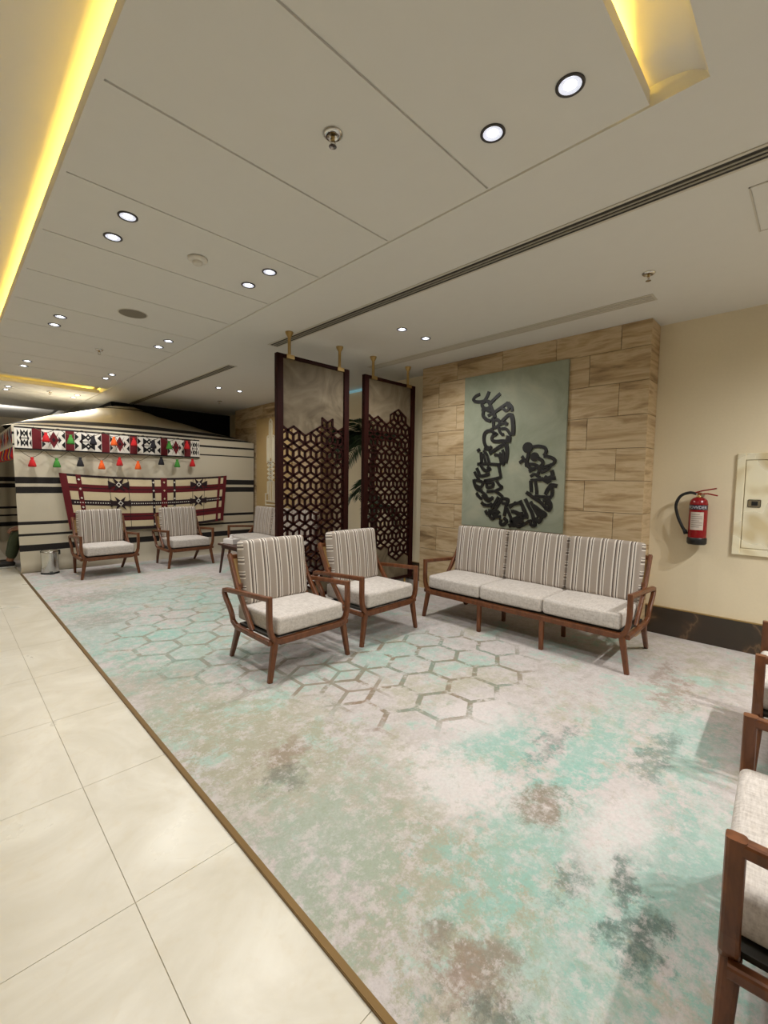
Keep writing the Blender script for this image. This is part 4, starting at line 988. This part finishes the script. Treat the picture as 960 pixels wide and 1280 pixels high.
for s in (-1, 1):
    bm = NB(); rbox(bm, (.27, .095, .075), .034, (6, 4, 3), .006, Matrix.Translation((PX-.555, PY+s*.10, .062))); sh_ = mesh_obj('sneaker', bm, 'shoe_black', per, True)
    bm = NB(); rbox(bm, (.28, .10, .024), .011, (6, 4, 2), 0, Matrix.Translation((PX-.557, PY+s*.10, .0125))); mesh_obj('sole', bm, 'shoe_white', sh_, True)
bm = NB(); bmesh.ops.create_uvsphere(bm, u_segments=20, v_segments=14, radius=.108)
for v_ in bm.verts: v_.co = Vector((v_.co.x*1.02, v_.co.y*.9, v_.co.z*.95))
bmesh.ops.delete(bm, geom=[v_ for v_ in bm.verts if v_.co.z < .005 and v_.co.x < .02], context='VERTS')
for v_ in bm.verts: v_.co += Vector((PX-.015, PY, 1.205))
mesh_obj('hair', bm, 'hair_black', per, True)
for s in (-1, 1):
    bm = NB(); bmesh.ops.create_uvsphere(bm, u_segments=10, v_segments=8, radius=.013)
    for v_ in bm.verts: v_.co += Vector((PX-.115, PY+s*.034, 1.19))
    mesh_obj('eye', bm, 'eye_white', per, True)
bm = NB(); tube(bm, [(PX-.118, PY, 1.195), (PX-.142, PY, 1.155), (PX-.115, PY, 1.148)], .012, 8, taper=[.6, 1.2, .8]); mesh_obj('nose', bm, 'skin', per, True)
bm = NB(); tube(bm, [(PX-.108, PY-.024, 1.118), (PX-.120, PY, 1.116), (PX-.108, PY+.024, 1.118)], .006, 6); mesh_obj('mouth', bm, 'cushion_red', per, True)

# ------------------------------------------------------------------ coffee table behind the nearest armchair
t_ = thing('coffee_table', 'low dark wooden coffee table behind the nearest armchair', 'table', (3.14, 6.02, 0))
bm = NB(); box(bm, -.25, .25, -.36, .36, .43, .455); bmesh.ops.bevel(bm, geom=bm.edges[:], offset=.004, segments=2, affect='EDGES'); mesh_obj('tabletop', bm, 'table_wood', t_)
bm = NB(); box(bm, -.21, .21, -.32, .32, .385, .43); mesh_obj('apron', bm, 'table_wood', t_)
for sx in (-1, 1):
    for sy in (-1, 1):
        bm = NB(); sweep(bm, [(sx*.19, sy*.29, .40), (sx*.225, sy*.345, .0062)], .04, .04, (0, 1, 0), taper=[1, .6]); mesh_obj('leg', bm, 'table_wood', t_)
t_ = thing('tissue_box', 'white tissue box standing on the coffee table', 'tissue box', (3.02, 6.20, .4555), .2)
bbox('box', -.06, .06, -.11, .11, 0, .075, 'paper_white', t_, .004)
bm = NB(); lathe(bm, [(.028, .072), (.034, .09), (.02, .115), (.03, .13), (0, .12)], 9); mesh_obj('tissue', bm, 'paper_white', t_)
tag(bbox('leaflet', 2.92, 3.06, 6.32, 6.36, .4555, .459, 'paper_white'), 'white leaflet lying at the table edge', 'paper')

# ------------------------------------------------------------------ potted palm in the recess behind the screens
t_ = thing('potted_palm', 'tall potted palm standing behind the gap between the screens', 'plant', (4.33, 4.52, .006))
bm = NB(); lathe(bm, [(0, 0), (.15, 0), (.17, .03), (.21, .40), (.225, .43), (.215, .44), (.195, .42), (.19, .38)], 28); pt = mesh_obj('pot', bm, 'pot_dark', t_, True)
bm = NB(); lathe(bm, [(.193, .385), (.1, .40), (0, .405)], 20); mesh_obj('soil', bm, 'soil', pt, True)
bm = NB(); tp = []; pr = []
for i in range(26):
    tp.append((.03*math.sin(i*.25), .02*math.sin(i*.18), .39+i*.062)); pr.append(1.25-.02*i+(.16 if i % 2 else 0))
tube(bm, tp, .045, 12, taper=pr); mesh_obj('trunk', bm, 'palm_trunk', t_, True)
def frond_mesh(L, droop, seed):
    rnd = random.Random(seed); bm = NB(); sp = []
    for i in range(15):
        s = i/14; sp.append(Vector((L*s*(1-.12*s*s), 0, L*.52*s-droop*L*s*s)))
    tube(bm, sp, .009, 6, 1, taper=[1-.85*i/14 for i in range(15)])
    for i in range(22):
        s = .16+.84*i/21; k = s*14; a = int(min(k, 13)); p = sp[a].lerp(sp[a+1], k-a); d = (sp[a+1]-sp[a]).normalized()
        ll = L*.42*math.sin(PI*(.12+.80*s))+.05
        for sd in (-1, 1):
            dirv = (d*.75+Vector((0, sd, 0))*.85+Vector((0, 0, .10-rnd.random()*.35))).normalized()
            sag = Vector((0, 0, -.35*ll)); w2 = d*.017
            q0, q1, q2 = p, p+dirv*ll*.5, p+dirv*ll+sag*.6
            v_ = [bm.verts.new(x) for x in (q0-w2*.4, q0+w2*.4, q1+w2, q2, q1-w2)]
            bm.faces.new(v_)
    return bm
fr = []
for k_, (L, dr) in enumerate(((.72, .62), (.62, .35), (.66, .95))):
    o = mesh_obj('frond', frond_mesh(L, dr, k_), ['leaf', 'leaf_stalk'], t_); fr.append(o)
TZ = .39+25*.062+.02
FR = []
for i in range(15):
    o = fr[i % 3] if i < 3 else fr[i % 3].copy()
    if i >= 3: COL.objects.link(o); o.parent = t_
    a = [1.9, 2.5, 3.1, 3.7, 1.3, 2.2, 2.8, 3.4, 1.6, .7, 4.4, 5.3, 1.75, 2.05, 2.35][i]
    ca = math.cos(a)
    dx_, dy_ = math.cos(a), math.sin(a); sc = min(1.0, .34/max(dx_, .01)/.62, .52/max(-dy_, .01)/.62)   # short against the wall and the screen
    o.location = (.01, .0, TZ-.05+.02*(i % 4)); o.rotation_euler = (0, -.25*((i*7) % 5)/4, a); o.scale = (sc, sc, sc); FR.append(o)
def keep_clear(o):
    for _ in range(30):
        mw = Matrix.Translation((4.33, 4.52, .006)) @ Matrix.LocRotScale(o.location, o.rotation_euler, o.scale)
        P_ = [mw @ v_.co for v_ in o.data.vertices]
        if max(p.x for p in P_) < WX-.02 and min(p.y for p in P_) > 3.90: return
        o.scale = o.scale*.93
for i in range(4):
    o = fr[2].copy(); COL.objects.link(o); o.parent = t_; o.location = (.01, 0, TZ-.55-.12*i); o.rotation_euler = (0, .1, [1.4, 2.6, 3.9, 5.0][i]); o.scale = (.75,)*3; FR.append(o)
for o in FR: keep_clear(o)
